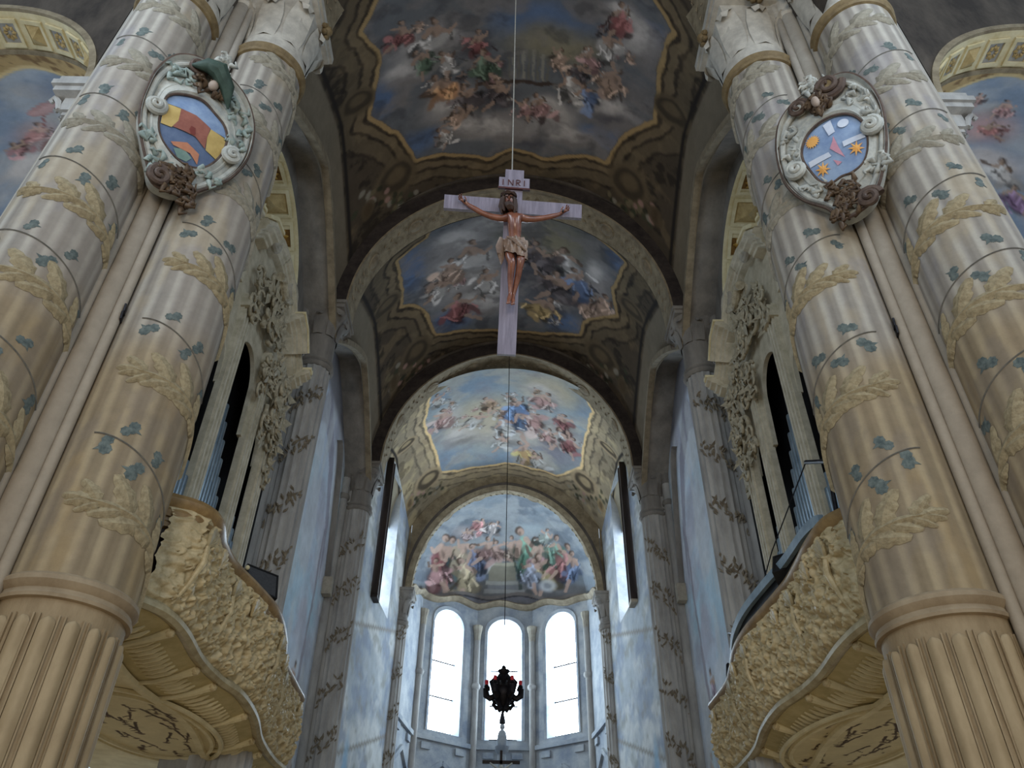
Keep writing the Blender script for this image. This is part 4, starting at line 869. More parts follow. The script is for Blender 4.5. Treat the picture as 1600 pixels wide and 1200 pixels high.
# ------------------------------------------------------------------ responds: fluted half-columns along the choir
def respond(s, cx, cy, rr, ztop, zring, label, sub):
    r = empty('fluted_respond', (s*cx, cy, 0), label, 'column', 'fluted columns along the choir walls')
    fl = lambda a: .07*(.5+.5*math.cos(a*16))**.6
    MB().lathe([(rr, 0), (rr, zring)], s*cx, cy, 160, flute=fl).build('fluted_shaft', m_greystone, r)
    MB().lathe([(rr, zring-.05), (rr*1.1, zring-.02), (rr*1.18, zring+.05), (rr*1.1, zring+.12), (rr*1.02, zring+.14), (rr*1.12, zring+.18), (rr*1.12, zring+.24), (rr*.98, zring+.28)], s*cx, cy, 40).build('ring', m_plaster, r)
    MB().lathe([(rr*.98, zring+.2), (rr*.96, ztop-1.0)], s*cx, cy, 40).build('neck', m_plaster, r)
    cp = MB()
    cp.grid(32, 6, lambda u, v: (s*cx+(rr*.96+(rr*.45)*v*v)*math.cos(2*pi*u)*(1+.25*v*abs(math.sin(4*pi*u))), cy+(rr*.96+(rr*.45)*v*v)*math.sin(2*pi*u)*(1+.25*v*abs(math.sin(4*pi*u))), ztop-1.05+.8*v), cu=True)
    k = rr*1.5; cp.box(s*cx-k, s*cx+k, cy-k, cy+k, ztop-.25, ztop-.12); k *= 1.07; cp.box(s*cx-k, s*cx+k, cy-k, cy+k, ztop-.12, ztop)
    cpo = cp.build('capital', m_plaster, r)
    for q in range(8):
        a = q*pi/4+pi/8*0; c, sn = math.cos(a), math.sin(a); e = 1.75 if q % 2 else 1.4
        L = lambda rad, t, z: (s*cx+rr*rad*c-rr*t*sn, cy+rr*rad*sn+rr*t*c, z)
        lf = MB(); rows = [(1.0, .3, ztop-1.1), (1.08, .38, ztop-.8), (1.2, .36, ztop-.55), (e, .25, ztop-.42), (e+.08, .14, ztop-.52)]
        for i in range(4):
            (r0, w0, z0), (r1, w1, z1) = rows[i], rows[i+1]
            lf.add([L(r0, -w0, z0), L(r0+.08, 0, z0), L(r0, w0, z0), L(r1, -w1, z1), L(r1+.08, 0, z1), L(r1, w1, z1)], [(0, 1, 4, 3), (1, 2, 5, 4)])
        lf.build('capital_leaf', m_plaster, cpo)
    # painted brown leaf garlands clasping the shaft at intervals
    for gi in range(8):
        z = 3.2+gi*1.65
        if z > zring-.6: break
        g = MB(); R = random.Random(gi+int(cy))
        for q in range(34):
            a = (-150+q*120/33 if s < 0 else 30-q*0-180+q*120/33+0) + R.uniform(-4, 4); a = math.radians(a if s < 0 else -180-(-150+q*120/33))
            zz = z+.5*(q/33-.5)*1.6+R.uniform(-.26, .26); ln = R.uniform(.05, .12); da = R.uniform(-.35, .35)
            pt = lambda aa, z_, h: (s*cx+(rr+h)*math.cos(aa), cy+(rr+h)*math.sin(aa), z_)
            g.add([pt(a, zz-ln, .0), pt(a+da*.5+.09, zz, .02), pt(a+da, zz+ln, .03), pt(a+da*.5-.09, zz, .02), pt(a+da*.5, zz, .06)], [(0, 1, 4), (1, 2, 4), (2, 3, 4), (3, 0, 4)])
        g.build('leaf_garland', m_dirtyleaf, r)['kind'] = 'stuff'
    for k, (x, y, q) in enumerate(sub):                              # attendant slim shafts
        t = MB().lathe([(q, 0), (q, ztop-.6)], s*x, y, 20).build('slim_shaft', m_greystone, r)
        MB().lathe([(q, zring+.3), (q*1.3, zring+.34), (q*1.4, zring+.42), (q*1.3, zring+.5), (q, zring+.54)], s*x, y, 20).build('ring', m_plaster, t)
        MB().lathe([(q, ztop-.65), (q*1.15, ztop-.5), (q*1.6, ztop-.25), (q*1.75, ztop-.2), (q*1.75, ztop-.05), (.02, ztop-.05)], s*x, y, 14).build('capital', m_plaster, t)
    b = MB(); x0, x1 = sorted((s*(cx+.1), s*(cx+1.3))); b.box(x0, x1, cy-.34, cy+.34, 0, ztop); b.build('backing_pilaster', m_greystone, r)
    return r
for s in (-1, 1):
    sd = 'left' if s < 0 else 'right'
    respond(s, 5.5, Y2, .45, 18.2, 16.0, 'tall fluted column between %s organ and blue wall' % sd, [(6.02, Y2-.42, .17), (6.02, Y2+.42, .17)])
    respond(s, 5.45, Y3, .45, 18.15, 16.3, 'dark fluted column on the %s under the bright vault arch' % sd, [(5.98, Y3-.42, .17), (5.98, Y3+.42, .17)])
    respond(s, 4.68, Y4-.1, .4, 17.0, 15.4, 'fluted column at the %s end of the apse arch' % sd, [(5.1, Y4-.42, .12)])
# ------------------------------------------------------------------ choir galleries (cantorie) and organ cases
m_carve = mat('carved_gilt_wood', (168, 150, 112), (206, 188, 148), 7, .5, .15, 60, spec=.4)
m_rail = mat('brown_rail', (124, 98, 62), (160, 132, 88), 5, .4, spec=.5)
m_rim = mat('pale_rim', (150, 136, 104), (184, 172, 140), 4, .55)
m_under = mat('cream_soffit_paint', (200, 186, 146), (224, 212, 174), 2.5, .8)
m_under2 = mat('olive_soffit_panel', (176, 162, 118), (198, 184, 140), 4, .8)
m_organ = mat('painted_organ_wood', (176, 167, 144), (208, 199, 178), 4, .6, .1, 40)
m_organc = mat('carved_organ_foliage', (146, 136, 114), (190, 180, 156), 9, .65)
m_pipe = mat('tin_organ_pipe', (120, 138, 152), (150, 166, 178), 3, .35, metal=.75, spec=.5)
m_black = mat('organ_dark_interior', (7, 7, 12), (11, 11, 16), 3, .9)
m_box = mat('black_plastic', (24, 25, 28), (34, 35, 38), 6, .5)
m_screen = mat('dark_grey_mesh_panel', (62, 64, 68), (76, 78, 82), 20, .45)
m_steel = mat('brushed_steel', (120, 124, 132), (160, 164, 172), 8, .35, metal=.8)

def cr(P, n=10):
    """smooth x(y) curve through points"""
    ys = [p[1] for p in P]; xs = [p[0] for p in P]
    def f(y):
        i = max(0, min(len(P)-2, int(np.searchsorted(ys, y))-1)); t = (y-ys[i])/(ys[i+1]-ys[i])
        m = lambda k: (xs[min(k+1, len(P)-1)]-xs[max(k-1, 0)])/(ys[min(k+1, len(P)-1)]-ys[max(k-1, 0)])
        h = ys[i+1]-ys[i]; t2, t3 = t*t, t**3
        return (2*t3-3*t2+1)*xs[i]+(t3-2*t2+t)*h*m(i)+(-2*t3+3*t2)*xs[i+1]+(t3-t2)*h*m(i+1)
    return f
CT = {-1: [(4.95, 10.15), (4.55, 10.4), (4.40, 10.8), (4.52, 11.5), (4.54, 12.27), (4.36, 13.26), (4.24, 14.23), (4.38, 15.49), (4.64, 16.74), (4.70, 18.15), (4.72, 19.26)],
      1: [(5.0, 10.15), (4.8, 10.5), (4.76, 11.2), (4.8, 11.9), (4.82, 12.6), (4.74, 13.6), (4.64, 14.7), (4.66, 15.6), (4.82, 16.6), (4.96, 17.7), (4.92, 19.2)]}
CBT = {-1: [(5.0, 10.15), (4.72, 10.6), (4.66, 11.25), (4.75, 12.41), (4.69, 13.35), (4.54, 14.08), (4.60, 15.35), (4.84, 16.83), (4.92, 18.28), (4.86, 19.22)],
       1: [(5.1, 10.15), (4.98, 10.7), (4.95, 11.4), (5.02, 12.5), (4.97, 13.4), (4.84, 14.2), (4.9, 15.4), (5.1, 16.8), (5.14, 18.2), (5.06, 19.18)]}
GZ0, GZ1 = 6.0, 7.5
def scroll_relief(S, Z, seed, n, smax):
    R = np.random.RandomState(seed); h = np.zeros(len(S))
    for k in range(n):
        cs = R.uniform(0, smax); cz = R.uniform(.1, 1.35); rad = R.uniform(.09, .27); hand = R.choice([-1, 1]); ph = R.uniform(0, 6.28)
        dx = S-cs; dz = Z-cz; m = (np.abs(dx) < rad) & (np.abs(dz) < rad)
        rho = np.hypot(dx[m], dz[m])+1e-4; th = np.arctan2(dz[m], dx[m])*hand
        sp = .5+.5*np.cos(th+ph-3.2*np.log(rho/rad)); env = (1-(rho/rad)**4).clip(0, 1)
        h[m] = np.maximum(h[m]*(1-.5*env), env*sp**1.5)
    n1 = 1-np.abs(2*fbm(S*4.5, Z*4.5+seed, 4)-1); return .6*h+.55*sstep(.55, 1, n1)+.3*fbm(S*11, Z*11, 3)

def gallery(s):
    side = 'left' if s < 0 else 'right'; xt, xb = cr(CT[s]), cr(CBT[s]); ya, yb = 10.15, 19.2
    g = empty('choir_gallery', (s*5.4, 14.6, 5.6), 'carved ochre choir gallery with undulating front under the %s organ' % side, 'gallery')
    X = lambda y, v: s*((xb(y)*(1-v)+xt(y)*v)-.10*math.sin(pi*v))
    # carved front
    nu, nv = 520, 96; b = MB(); b.grid(nu, nv, lambda u, v: (0, ya+(yb-ya)*u, GZ0+(GZ1-GZ0)*v)); A = np.array(b.v)
    H = scroll_relief(A[:, 1]-ya, A[:, 2]-GZ0, 5+s, 420, yb-ya)
    b.v = [(X(y, (z-GZ0)/(GZ1-GZ0))-s*.13*h*min(1, (z-GZ0)*8, (GZ1-z)*8), y, z) for (x, y, z), h in zip(A, H)]
    b.build('carved_front', m_carve, g, ang=1.2, recalc=False)
    # end return to the wall
    MB().grid(8, 20, lambda u, v: (X(yb, v)+(s*5.9-X(yb, v))*u, yb+.12*math.sin(pi*u)*.6, GZ0+(GZ1-GZ0)*v)).build('end_panel', m_carve, g)
    MB().grid(60, 12, lambda u, v: (X(ya+(yb-ya)*u, v)+s*.12, ya+(yb-ya)*u, GZ0+(GZ1-GZ0)*v)).build('inner_lining', m_darkwood, g)
    def along(fn, prof, n=110, y0=ya, y1=yb):
        path = []
        for i in range(n+1):
            y = y0+(y1-y0)*i/n; x = fn(y); d = Vector((fn(min(y+.02, y1))-fn(max(y-.02, y0)), min(y+.02, y1)-max(y-.02, y0), 0)).normalized()
            nn = Vector((d.y, -d.x, 0)); nn = nn if nn.x*s < 0 else -nn      # towards the nave
            path.append((Vector((x, y, 0)), nn, Vector((0, 0, 1))))
        return MB().sweep(path, prof)
    along(lambda y: s*xt(y), [(-.2, 7.46), (.03, 7.40), (.10, 7.46), (.12, 7.53), (.09, 7.60), (-.02, 7.64), (-.2, 7.64)]).build('top_rail', m_rail, g)
    along(lambda y: s*xt(y), [(-.05, 7.30), (.04, 7.26), (.07, 7.34), (.03, 7.42), (-.05, 7.42)]).build('rail_moulding', m_rail, g)
    along(lambda y: s*xt(y), [(-.06, 7.08), (.03, 7.10), (.05, 7.16), (.01, 7.2), (.0, 7.36), (-.06, 7.4)]).build('rail_frieze', m_rail, g)
    along(lambda y: s*xb(y), [(-.12, 5.98), (.05, 5.92), (.11, 5.97), (.11, 6.04), (.04, 6.12), (-.1, 6.16)]).build('bottom_rim', m_rim, g)
    # bosses and fluted consoles dividing the front
    bys = [10.6, 11.3, 12.35, 13.1, 14.7, 15.7, 16.7, 18.7]
    for k, y in enumerate(bys):
        bo = MB()
        for q in range(7):
            a = pi*q/6; c = (X(y, .86)-s*.16, y+.13*math.cos(a), 7.2+.15*math.sin(a)-.06)
            bo.tube([(X(y, .8)-s*.1, y, 7.0), ((X(y, .8)+c[0])/2-s*.05, (y+c[1])/2, (7.0+c[2])/2), c], [.02, .045, .03], 6)
        bo.build('shell_boss', m_rim if k % 2 == 0 else m_carve, g)
        if k % 2 == 0: MB().tube([(X(y, .72)-s*.1, y, 7.05), (X(y, .5)-s*.14, y+.02, 6.75), (X(y, .25)-s*.12, y, 6.4), (X(y, .08)-s*.06, y, 6.12)], [.04, .05, .035, .025], 8).build('front_console', m_carve, g)
    # underside: coved band with panels, brackets and little ribs
    BZ = lambda v: 5.95-.2*math.sin(v*pi/2)
    bx = lambda y, v: s*(xb(y)+.05+.92*v)
    MB().grid(110, 6, lambda u, v: (bx(ya+(yb-ya)*u, v), ya+(yb-ya)*u, BZ(v))).build('coved_band', m_under2, g)
    cuts = [10.3, 11.1, 12.65, 13.4, 15.0, 16.6, 17.6, 19.0]
    for y in cuts:
        MB().tube([(bx(y, .0), y, 5.93), (bx(y, .3), y+.02, BZ(.3)-.03), (bx(y, .7), y+.05, BZ(.7)-.03), (bx(y, 1), y+.08, BZ(1)-.02)], [.09, .06, .045, .04], 8).build('bracket', m_under, g)
        MB().ball((bx(y, .03), y, 5.9), (.08, .08, .07)).build('bracket_knob', m_carve, g)
    for y0, y1 in zip(cuts, cuts[1:]):
        n = max(4, int((y1-y0)/.17))
        for i in range(n):
            y = y0+.16+(y1-y0-.32)*i/(n-1)
            rb = MB(); rb.tube([(bx(y, .26), y, BZ(.26)+.0), (bx(y, .4), y+.01, BZ(.4)-.02), (bx(y, .62), y+.02, BZ(.62)-.02), (bx(y, .78), y+.03, BZ(.78)+.0)], [.02, .042, .038, .018], 6); rb.build('cove_rib', m_under, g)
    along(lambda y: s*(xb(y)+.98), [(-.07, 5.66), (.05, 5.66), (.07, 5.72), (-.07, 5.76)]).build('soffit_moulding', m_under, g)
    MB().grid(60, 6, lambda u, v: (s*(xb(ya+(yb-ya)*u)+.92+(8.6-xb(ya+(yb-ya)*u)-.92)*v), ya+(yb-ya)*u, 5.73)).build('soffit', m_under, g)
    # oval painted panel
    ox, oy, rx, ry = s*6.4, 15.2, 1.05, 2.0
    for k, f in enumerate((1.0, 1.14)):
        b = MB(); b.sweep([((ox+rx*f*math.cos(2*pi*i/64), oy+ry*f*math.sin(2*pi*i/64), 5.72), (math.cos(2*pi*i/64), math.sin(2*pi*i/64), 0), (0, 0, 1)) for i in range(65)], [(-.05, 0), (-.03, -.05), (.03, -.05), (.05, 0)]); b.build('oval_moulding', m_under, g)
    b = MB(); b.grid(140, 90, lambda u, v: (ox+rx*.97*v*math.cos(2*pi*u), oy+ry*.97*v*math.sin(2*pi*u), 5.715)); A = np.array(b.v)
    p = Paint(A[:, 0], A[:, 1], (206, 188, 130), .06, 3); R = random.Random(9)
    for k in range(26):
        x = ox+R.uniform(-.7, .7); y = oy+R.uniform(-1.6, 1.6); d = R.uniform(-.4, .4); L = R.uniform(.3, .7)
        p.seg(x, y, x+d*L, y+L, .04, .015, (84, 62, 38)); p.seg(x+d*L*.5, y+L*.5, x+d*L*.5+R.choice([-.16, .16]), y+L*.7, .03, .012, (84, 62, 38))
        p.ell(x+d*L, y+L, .08, .06, (96, 70, 44), .9, .4)
    b.paint = p.c; b.build('painted_panel', m_fresco, g, recalc=False)
    return g
for s in (-1, 1): gallery(s)

# ------------------------------------------------------------------ organs
def foliage(seed, region, n, xf, s, sc=1.0):
    """carved rocaille: curling stems and leaf blades filling a region (y0,y1,z0,z1) in front of plane xf"""
    R = random.Random(seed); b = MB(); y0, y1, z0, z1 = region
    for k in range(n):
        cy, cz = R.uniform(y0, y1), R.uniform(z0, z1); r0 = R.uniform(.08, .2)*sc; hand = R.choice((-1, 1)); ph = R.uniform(0, 6.28); turns = R.uniform(1.0, 1.7)
        pts = []; rad = []
        for i in range(13):
            t = i/12; a = ph+hand*turns*2*pi*t; rr = r0*(1-.78*t); pts.append((xf-s*(.05+.14*t), cy+rr*math.cos(a), cz+rr*1.25*math.sin(a))); rad.append((.045-.022*t)*sc)
        b.tube(pts, rad, 5)
    for k in range(int(n*1.2)):
        cy, cz = R.uniform(y0, y1), R.uniform(z0, z1); a = R.uniform(0, 6.28); L = R.uniform(.15, .34)*sc; w_ = L*.3; c, sn = math.cos(a), math.sin(a); o = R.uniform(.04, .2)
        P = lambda u, v, h: (xf-s*(o+h), cy+u*c-v*sn, cz+u*sn+v*c)
        b.add([P(0, 0, 0), P(L*.4, w_, -.02), P(L, 0, .1), P(L*.4, -w_, -.02), P(L*.45, 0, .06)], [(0, 1, 4), (1, 2, 4), (2, 3, 4), (3, 0, 4)])
    return b
def organ(s):
    side = 'left' if s < 0 else 'right'; XF = 5.5
    o = empty('organ_case', (s*5.9, 13.15, 5.99), 'baroque %s organ case with carved foliage, dark openings and tin pipes' % side, 'organ')
    x = lambda a, b: sorted((s*a, s*b))
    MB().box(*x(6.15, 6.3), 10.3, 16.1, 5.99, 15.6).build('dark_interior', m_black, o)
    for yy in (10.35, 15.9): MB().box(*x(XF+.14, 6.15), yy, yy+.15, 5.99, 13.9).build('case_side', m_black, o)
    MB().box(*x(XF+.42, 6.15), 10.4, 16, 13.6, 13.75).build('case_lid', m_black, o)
    for k, (y, wdt) in enumerate(((11.0, .5), (12.2, .42), (14.06, .44), (15.2, .5))):   # tall mullions
        m = MB(); m.box(*x(XF, XF+.13), y-wdt/2, y+wdt/2, 5.99, 13.6); mu = m.build('mullion', m_organ, o)
        for q in (-.13, .02, .15):
            MB().box(*x(XF-.05, XF), y+q-.035, y+q+.035, 6.2, 13.2).build('mullion_fillet', m_organ, mu)
        MB().box(*x(XF-.12, XF+.1), y-wdt/2-.05, y+wdt/2+.05, 13.2, 13.5).build('mullion_capital', m_organ, mu)
    # base and upper case panel with round-headed openings
    MB().box(*x(XF-.05, 6.15), 10.4, 16.1, 5.99, 6.9).build('case_base', m_organ, o)
    def head(y):
        z = 99
        for c, hw, zs in ((13.1, .64, 12.2), (14.63, .32, 11.6), (11.6, .36, 11.6)):
            if abs(y-c) < hw: z = zs+hw*1.3*math.sqrt(1-((y-c)/hw)**2)
        return z if z < 50 else 11.2
    def crown(y): return np.interp(abs(y-13.15), [0, .9, 1.2, 1.9, 2.9], [15.7, 15.4, 15.05, 14.7, 14.1])
    b = MB(); N = 120
    for i in range(N):
        a, c = 10.4+5.6*i/N, 10.4+5.6*(i+1)/N
        for xx in (XF+.08, XF+.17): b.add([(s*xx, a, head(a)), (s*xx, c, head(c)), (s*xx, c, crown(c)), (s*xx, a, crown(a))], [(0, 1, 2, 3)])
        b.add([(s*(XF+.08), a, head(a)), (s*(XF+.08), c, head(c)), (s*(XF+.17), c, head(c)), (s*(XF+.17), a, head(a))], [(0, 1, 2, 3)])
        b.add([(s*(XF+.08), a, crown(a)), (s*(XF+.08), c, crown(c)), (s*(6.3), c, crown(c)), (s*6.3, a, crown(a))], [(0, 1, 2, 3)])
    b.build('upper_case', m_organ, o)
    # broken, stepped cornice
    prof = lambda pr: [(.1, -.05), (-pr*.3, .0), (-pr*.35, .06), (-pr*.5, .08), (-pr*.55, .15), (-pr*.8, .18), (-pr*.84, .23), (-pr, .26), (-pr, .34), (-pr*.93, .36), (-pr*.9, .40), (.1, .40)]
    for mir in (1, -1):
        for pts, pr in (([(0, 15.65), (.4, 15.6), (.8, 15.45), (1.1, 15.2), (1.25, 14.95)], .22), ([(1.2, 14.95), (1.55, 14.9), (1.9, 14.55)], .42), ([(1.85, 14.75), (2.1, 14.5), (2.55, 14.3)], .26), ([(2.45, 14.2), (2.75, 14.15), (2.95, 14.3)], .46)):
            path = []
            for i, (dy, z) in enumerate(pts):
                j0, j1 = max(0, i-1), min(len(pts)-1, i+1); t = Vector((0, (pts[j1][0]-pts[j0][0])*mir, pts[j1][1]-pts[j0][1])).normalized(); nn = Vector((0, -t.z*mir, t.y*mir))
                path.append(((s*XF, 13.15+dy*mir, z), (s, 0, 0), nn))
            MB().sweep(path, prof(pr)).build('cornice', m_organ, o)
            if pr > .4:
                path2 = [(Vector(p)+Vector(n2)*.40, a_, n2) for p, a_, n2 in path]; MB().sweep(path2, [(-pr-.03, -.02), (-pr-.03, .06), (.1, .06), (.1, -.02)]).build('cornice_fillet', m_cream, o)
    for k, y in enumerate((12.3, 14.05)):                                      # scrolls closing the pediment
        pts = []; 
        for i in range(22): t = i/21; a = t*3.6*pi; r = .34*(1-.75*t); pts.append((s*(XF-.1), y+(r*math.cos(a))*(1 if k else -1), 15.5+r*math.sin(a)+.15))
        MB().tube(pts, [.1-.05*i/21 for i in range(22)], 8).build('pediment_scroll', m_stone, o)
    # carvings
    for k, (reg, n) in enumerate((((12.8, 13.9, 13.8, 14.9), 24), ((13.9, 14.4, 12.7, 14.3), 14), ((14.6, 15.4, 12.2, 13.7), 22), ((12.0, 12.4, 13.2, 14.4), 10), ((15.0, 15.4, 11.0, 12.4), 10), ((13.6, 13.75, 12.2, 13.2), 6), ((14.35, 14.45, 11.2, 12.2), 5))):
        foliage(40+k+int(s), reg, n, s*(XF-.02), s, 1.45 if n > 14 else 1.0).build('carved_foliage', m_organc, o, ang=1.6)
    q = MB(); q.tube([(s*(XF-.25), 12.75+.9*t/8, 14.9+.08*math.sin(t)) for t in range(9)], .11, 10); q.build('carved_roll', m_organc, o)
    # pipes, each one its own part
    for y0, y1, n, zt, zb in ((12.55, 13.68, 9, 11.5, 8.8), (14.36, 14.88, 5, 9.9, 9.0), (11.35, 11.9, 5, 9.9, 9.0)):
        for i in range(n):
            t = i/(n-1); y = y0+(y1-y0)*t; z = zt+(zb-zt)*t; r = (y1-y0)/(n-1)*.46
            MB().lathe([(.02, 6.92), (r*.5, 7.0), (r, 7.3), (r, z-.02), (r*.92, z), (r*.8, z-.3)], s*5.59, y, 14).build('organ_pipe', m_pipe, o)
    return o
for s in (-1, 1): organ(s)

# ------------------------------------------------------------------ fittings on the gallery rails
t = empty('flat_loudspeaker', (-4.5, 14.2, 7.62), 'flat dark grey panel with black frame above the left gallery rail', 'monitor')
def panel(t, c, ux, uz, w_, h_, d_, m1, m2):
    c, ux, uz = Vector(c), Vector(ux).normalized(), Vector(uz).normalized(); nn = ux.cross(uz)
    P = lambda a, b, e: tuple(c+ux*a+uz*b+nn*e)
    def bx(a0, a1, b0, b1, e0, e1, name, m):
        q = MB().box(0, 1, 0, 1, 0, 1); q.v = [P(a0+(a1-a0)*x, b0+(b1-b0)*y, e0+(e1-e0)*z) for x, y, z in q.v]; return q.build(name, m, t)
    bx(-w_/2+.03, w_/2-.03, -h_/2+.03, h_/2-.03, -.01, .02, 'screen', m2)
    for a0, a1, b0, b1 in ((-w_/2, w_/2, -h_/2, -h_/2+.035), (-w_/2, w_/2, h_/2-.035, h_/2), (-w_/2, -w_/2+.035, -h_/2+.035, h_/2-.035), (w_/2-.035, w_/2, -h_/2+.035, h_/2-.035)): bx(a0, a1, b0, b1, -.02, .035, 'frame_side', m1)
    bx(-w_/2, w_/2, -h_/2, h_/2, -d_, -.02, 'back_shell', m1)
panel(t, (-4.55, 14.05, 8.05), (.75, .66, -.05), (-.2, .3, .93), .66, .58, .07, m_box, m_screen)
MB().tube([(-4.45, 14.15, 7.6), (-4.5, 14.14, 7.85)], .03, 8).build('mount', m_box, t)
MB().ball((-4.72, 13.6, 8.12), .045).build('status_lamp', m_cream, t)
t = empty('loudspeaker', (4.9, 12.9, 7.62), 'black box loudspeaker tilted on the right gallery rail', 'speaker')
panel(t, (4.88, 12.75, 8.0), (.85, -.5, .1), (.3, .45, .85), .42, .5, .34, m_box, m_box)
MB().tube([(4.85, 12.9, 7.6), (4.88, 12.85, 7.85)], .03, 8).build('mount', m_box, t)
# blue-grey cloth strip on the right rail
m_cloth = mat('blue_grey_cloth', (112, 132, 148), (140, 160, 174), 3, .6); xt = cr(CT[1])
t = empty('rail_cloth', (4.75, 13, 7.64), 'long blue-grey strip laid along the right gallery rail', 'cloth')
cz = lambda u: 7.66+.30*math.sin(pi*min(1, u*1.02))**.7
MB().grid(60, 4, lambda u, v: (xt(10.6+6.2*u)+.02-.01*math.sin(u*40)*v, 10.6+6.2*u, 7.62+(cz(u)-7.62)*v)).build('dark_lining', m_box, t)
MB().sweep([((xt(10.6+6.2*u/40)-.02, 10.6+6.2*u/40, cz(u/40)), (1, 0, 0), (0, 0, 1)) for u in range(41)], [(-.05, -.1), (.03, -.1), (.03, .06), (-.05, .06)]).build('cloth_strip', m_cloth, t)
# metal frame with its stay cable
t = empty('lighting_frame', (4.9, 10.4, 7.62), 'bent metal tube frame with stay cable on the right gallery rail', 'frame')
MB().tube([(4.92, 10.42, 7.6), (4.92, 10.3, 8.2), (4.92, 10.2, 8.4), (4.92, 10.35, 8.52), (4.92, 11.0, 8.93)], .035, 8).build('bent_tube', m_lead, t)
MB().tube([(4.92, 11.0, 8.93), (4.9, 13.3, 8.5), (4.9, 15.9, 7.7)], .012, 6).build('stay_cable', m_lead, t)
t = empty('cable_bracket', (4.85, 16.1, 7.62), 'small triangular steel bracket at the far end of the right gallery rail', 'bracket')
for k, (a, b) in enumerate((((4.86, 16.2, 7.62), (4.9, 16.95, 8.4)), ((4.9, 16.95, 8.4), (4.9, 15.95, 8.0)), ((4.9, 15.95, 8.0), (4.86, 16.1, 7.62)))): MB().tube([a, b], .02, 6).build('bracket_rod', m_steel, t)
t = empty('spot_lamp', (4.92, 17.4, 7.62), 'small black cone spot lamp standing on the right gallery rail', 'lamp')
MB().lathe([(.02, 7.9), (.05, 7.86), (.085, 7.66), (.09, 7.6), (.02, 7.6)], 4.92, 17.4, 12).build('lamp_head', m_box, t)
MB().ball((4.9, 17.42, 7.64), .05).build('lamp_joint', m_steel, t)
# ------------------------------------------------------------------ hanging crucifix
m_cross = mat('silver_grey_painted_wood', (112, 107, 122), (140, 134, 150), 3, .55, .1, 40, stretch=(6, 6, .6))
m_crossdk = mat('red_brown_board_edge', (66, 32, 32), (84, 44, 42), 6, .6)
m_corpus = mat('polished_brown_wood', (104, 62, 48), (140, 90, 70), 6, .26, spec=.6)
m_hair = mat('dark_carved_hair', (44, 30, 24), (66, 46, 36), 12, .6)
m_clothc = mat('carved_loincloth', (112, 92, 80), (146, 124, 108), 8, .35, spec=.5)
m_rope = mat('pale_rope', (128, 126, 120), (150, 148, 140), 20, .8)
CR = Vector((0, 8.0, 10.35))
cx = empty('crucifix', CR, 'large hanging crucifix with brown carved figure on a grey cross', 'crucifix')
cl = lambda x, h, d=0: (CR.x+x, CR.y-d, CR.z+h)          # local: sideways, up, towards the visitor
def cbox(x0, x1, h0, h1, d0, d1, name, m, par=cx): return MB().box(CR.x+x0, CR.x+x1, CR.y-d1, CR.y-d0, CR.z+h0, CR.z+h1).build(name, m, par)
cbox(-.13, .13, -1.48, 1.36, 0, .07, 'upright_beam', m_cross)
cbox(-1.03, 1.03, .77, 1.0, .0, .075, 'cross_beam', m_cross)
tb = cbox(-.23, .23, 1.19, 1.36, .07, .1, 'title_board', m_cross); cbox(-.24, .24, 1.165, 1.19, .06, .11, 'title_board_edge', m_crossdk, tb)
cbox(-.14, .14, 1.36, 1.5, .0, .1, 'beam_top', m_cross)
def stroke(segs, x0, h0, w_, hh, par):
    b = MB()
    for (a, c), (e, f) in segs:
        p = Vector((x0+a*w_, h0+c*hh)); q = Vector((x0+e*w_, h0+f*hh)); n = (q-p).normalized(); n = Vector((-n.y, n.x))*.007
        b.add([cl(p.x+n.x, p.y+n.y, .108), cl(p.x-n.x, p.y-n.y, .108), cl(q.x-n.x, q.y-n.y, .108), cl(q.x+n.x, q.y+n.y, .108)], [(0, 1, 2, 3)])
    return b.build('letter', m_crossdk, par)
I_ = [((0, 0), (0, 1))]; N_ = [((0, 0), (0, 1)), ((0, 1), (1, 0)), ((1, 0), (1, 1))]; R_ = [((0, 0), (0, 1)), ((0, 1), (.9, .95)), ((.9, .95), (.9, .6)), ((.9, .6), (0, .5)), ((.3, .5), (1, 0))]
stroke(I_, -.17, 1.22, .06, .1, tb); stroke(N_, -.09, 1.22, .07, .1, tb); stroke(R_, .03, 1.22, .06, .1, tb); stroke(I_, .15, 1.22, .06, .1, tb)

def skin_mesh(name, verts, edges, radii, m, par, sub=2, root=0):
    me = bpy.data.meshes.new(name+'_sk'); off = parent_loc(par)
    me.from_pydata([Vector(v)-off for v in verts], edges, [])
    ob = bpy.data.objects.new(name+'_sk', me); COL.objects.link(ob)
    md = ob.modifiers.new('s', 'SKIN'); sv = me.skin_vertices[0].data
    for k, r in enumerate(radii): sv[k].radius = (r, r) if not hasattr(r, '__len__') else r; sv[k].use_root = (k == root)
    md.use_smooth_shade = True; md.branch_smoothing = .4
    ob.modifiers.new('d', 'SUBSURF').levels = sub
    dg = bpy.context.evaluated_depsgraph_get(); e = ob.evaluated_get(dg); m2 = bpy.data.meshes.new_from_object(e); m2.name = name
    bpy.data.objects.remove(ob); m2.materials.clear(); m2.materials.append(m)
    m2.polygons.foreach_set('use_smooth', [True]*len(m2.polygons))
    return link_mesh(name, m2, par)
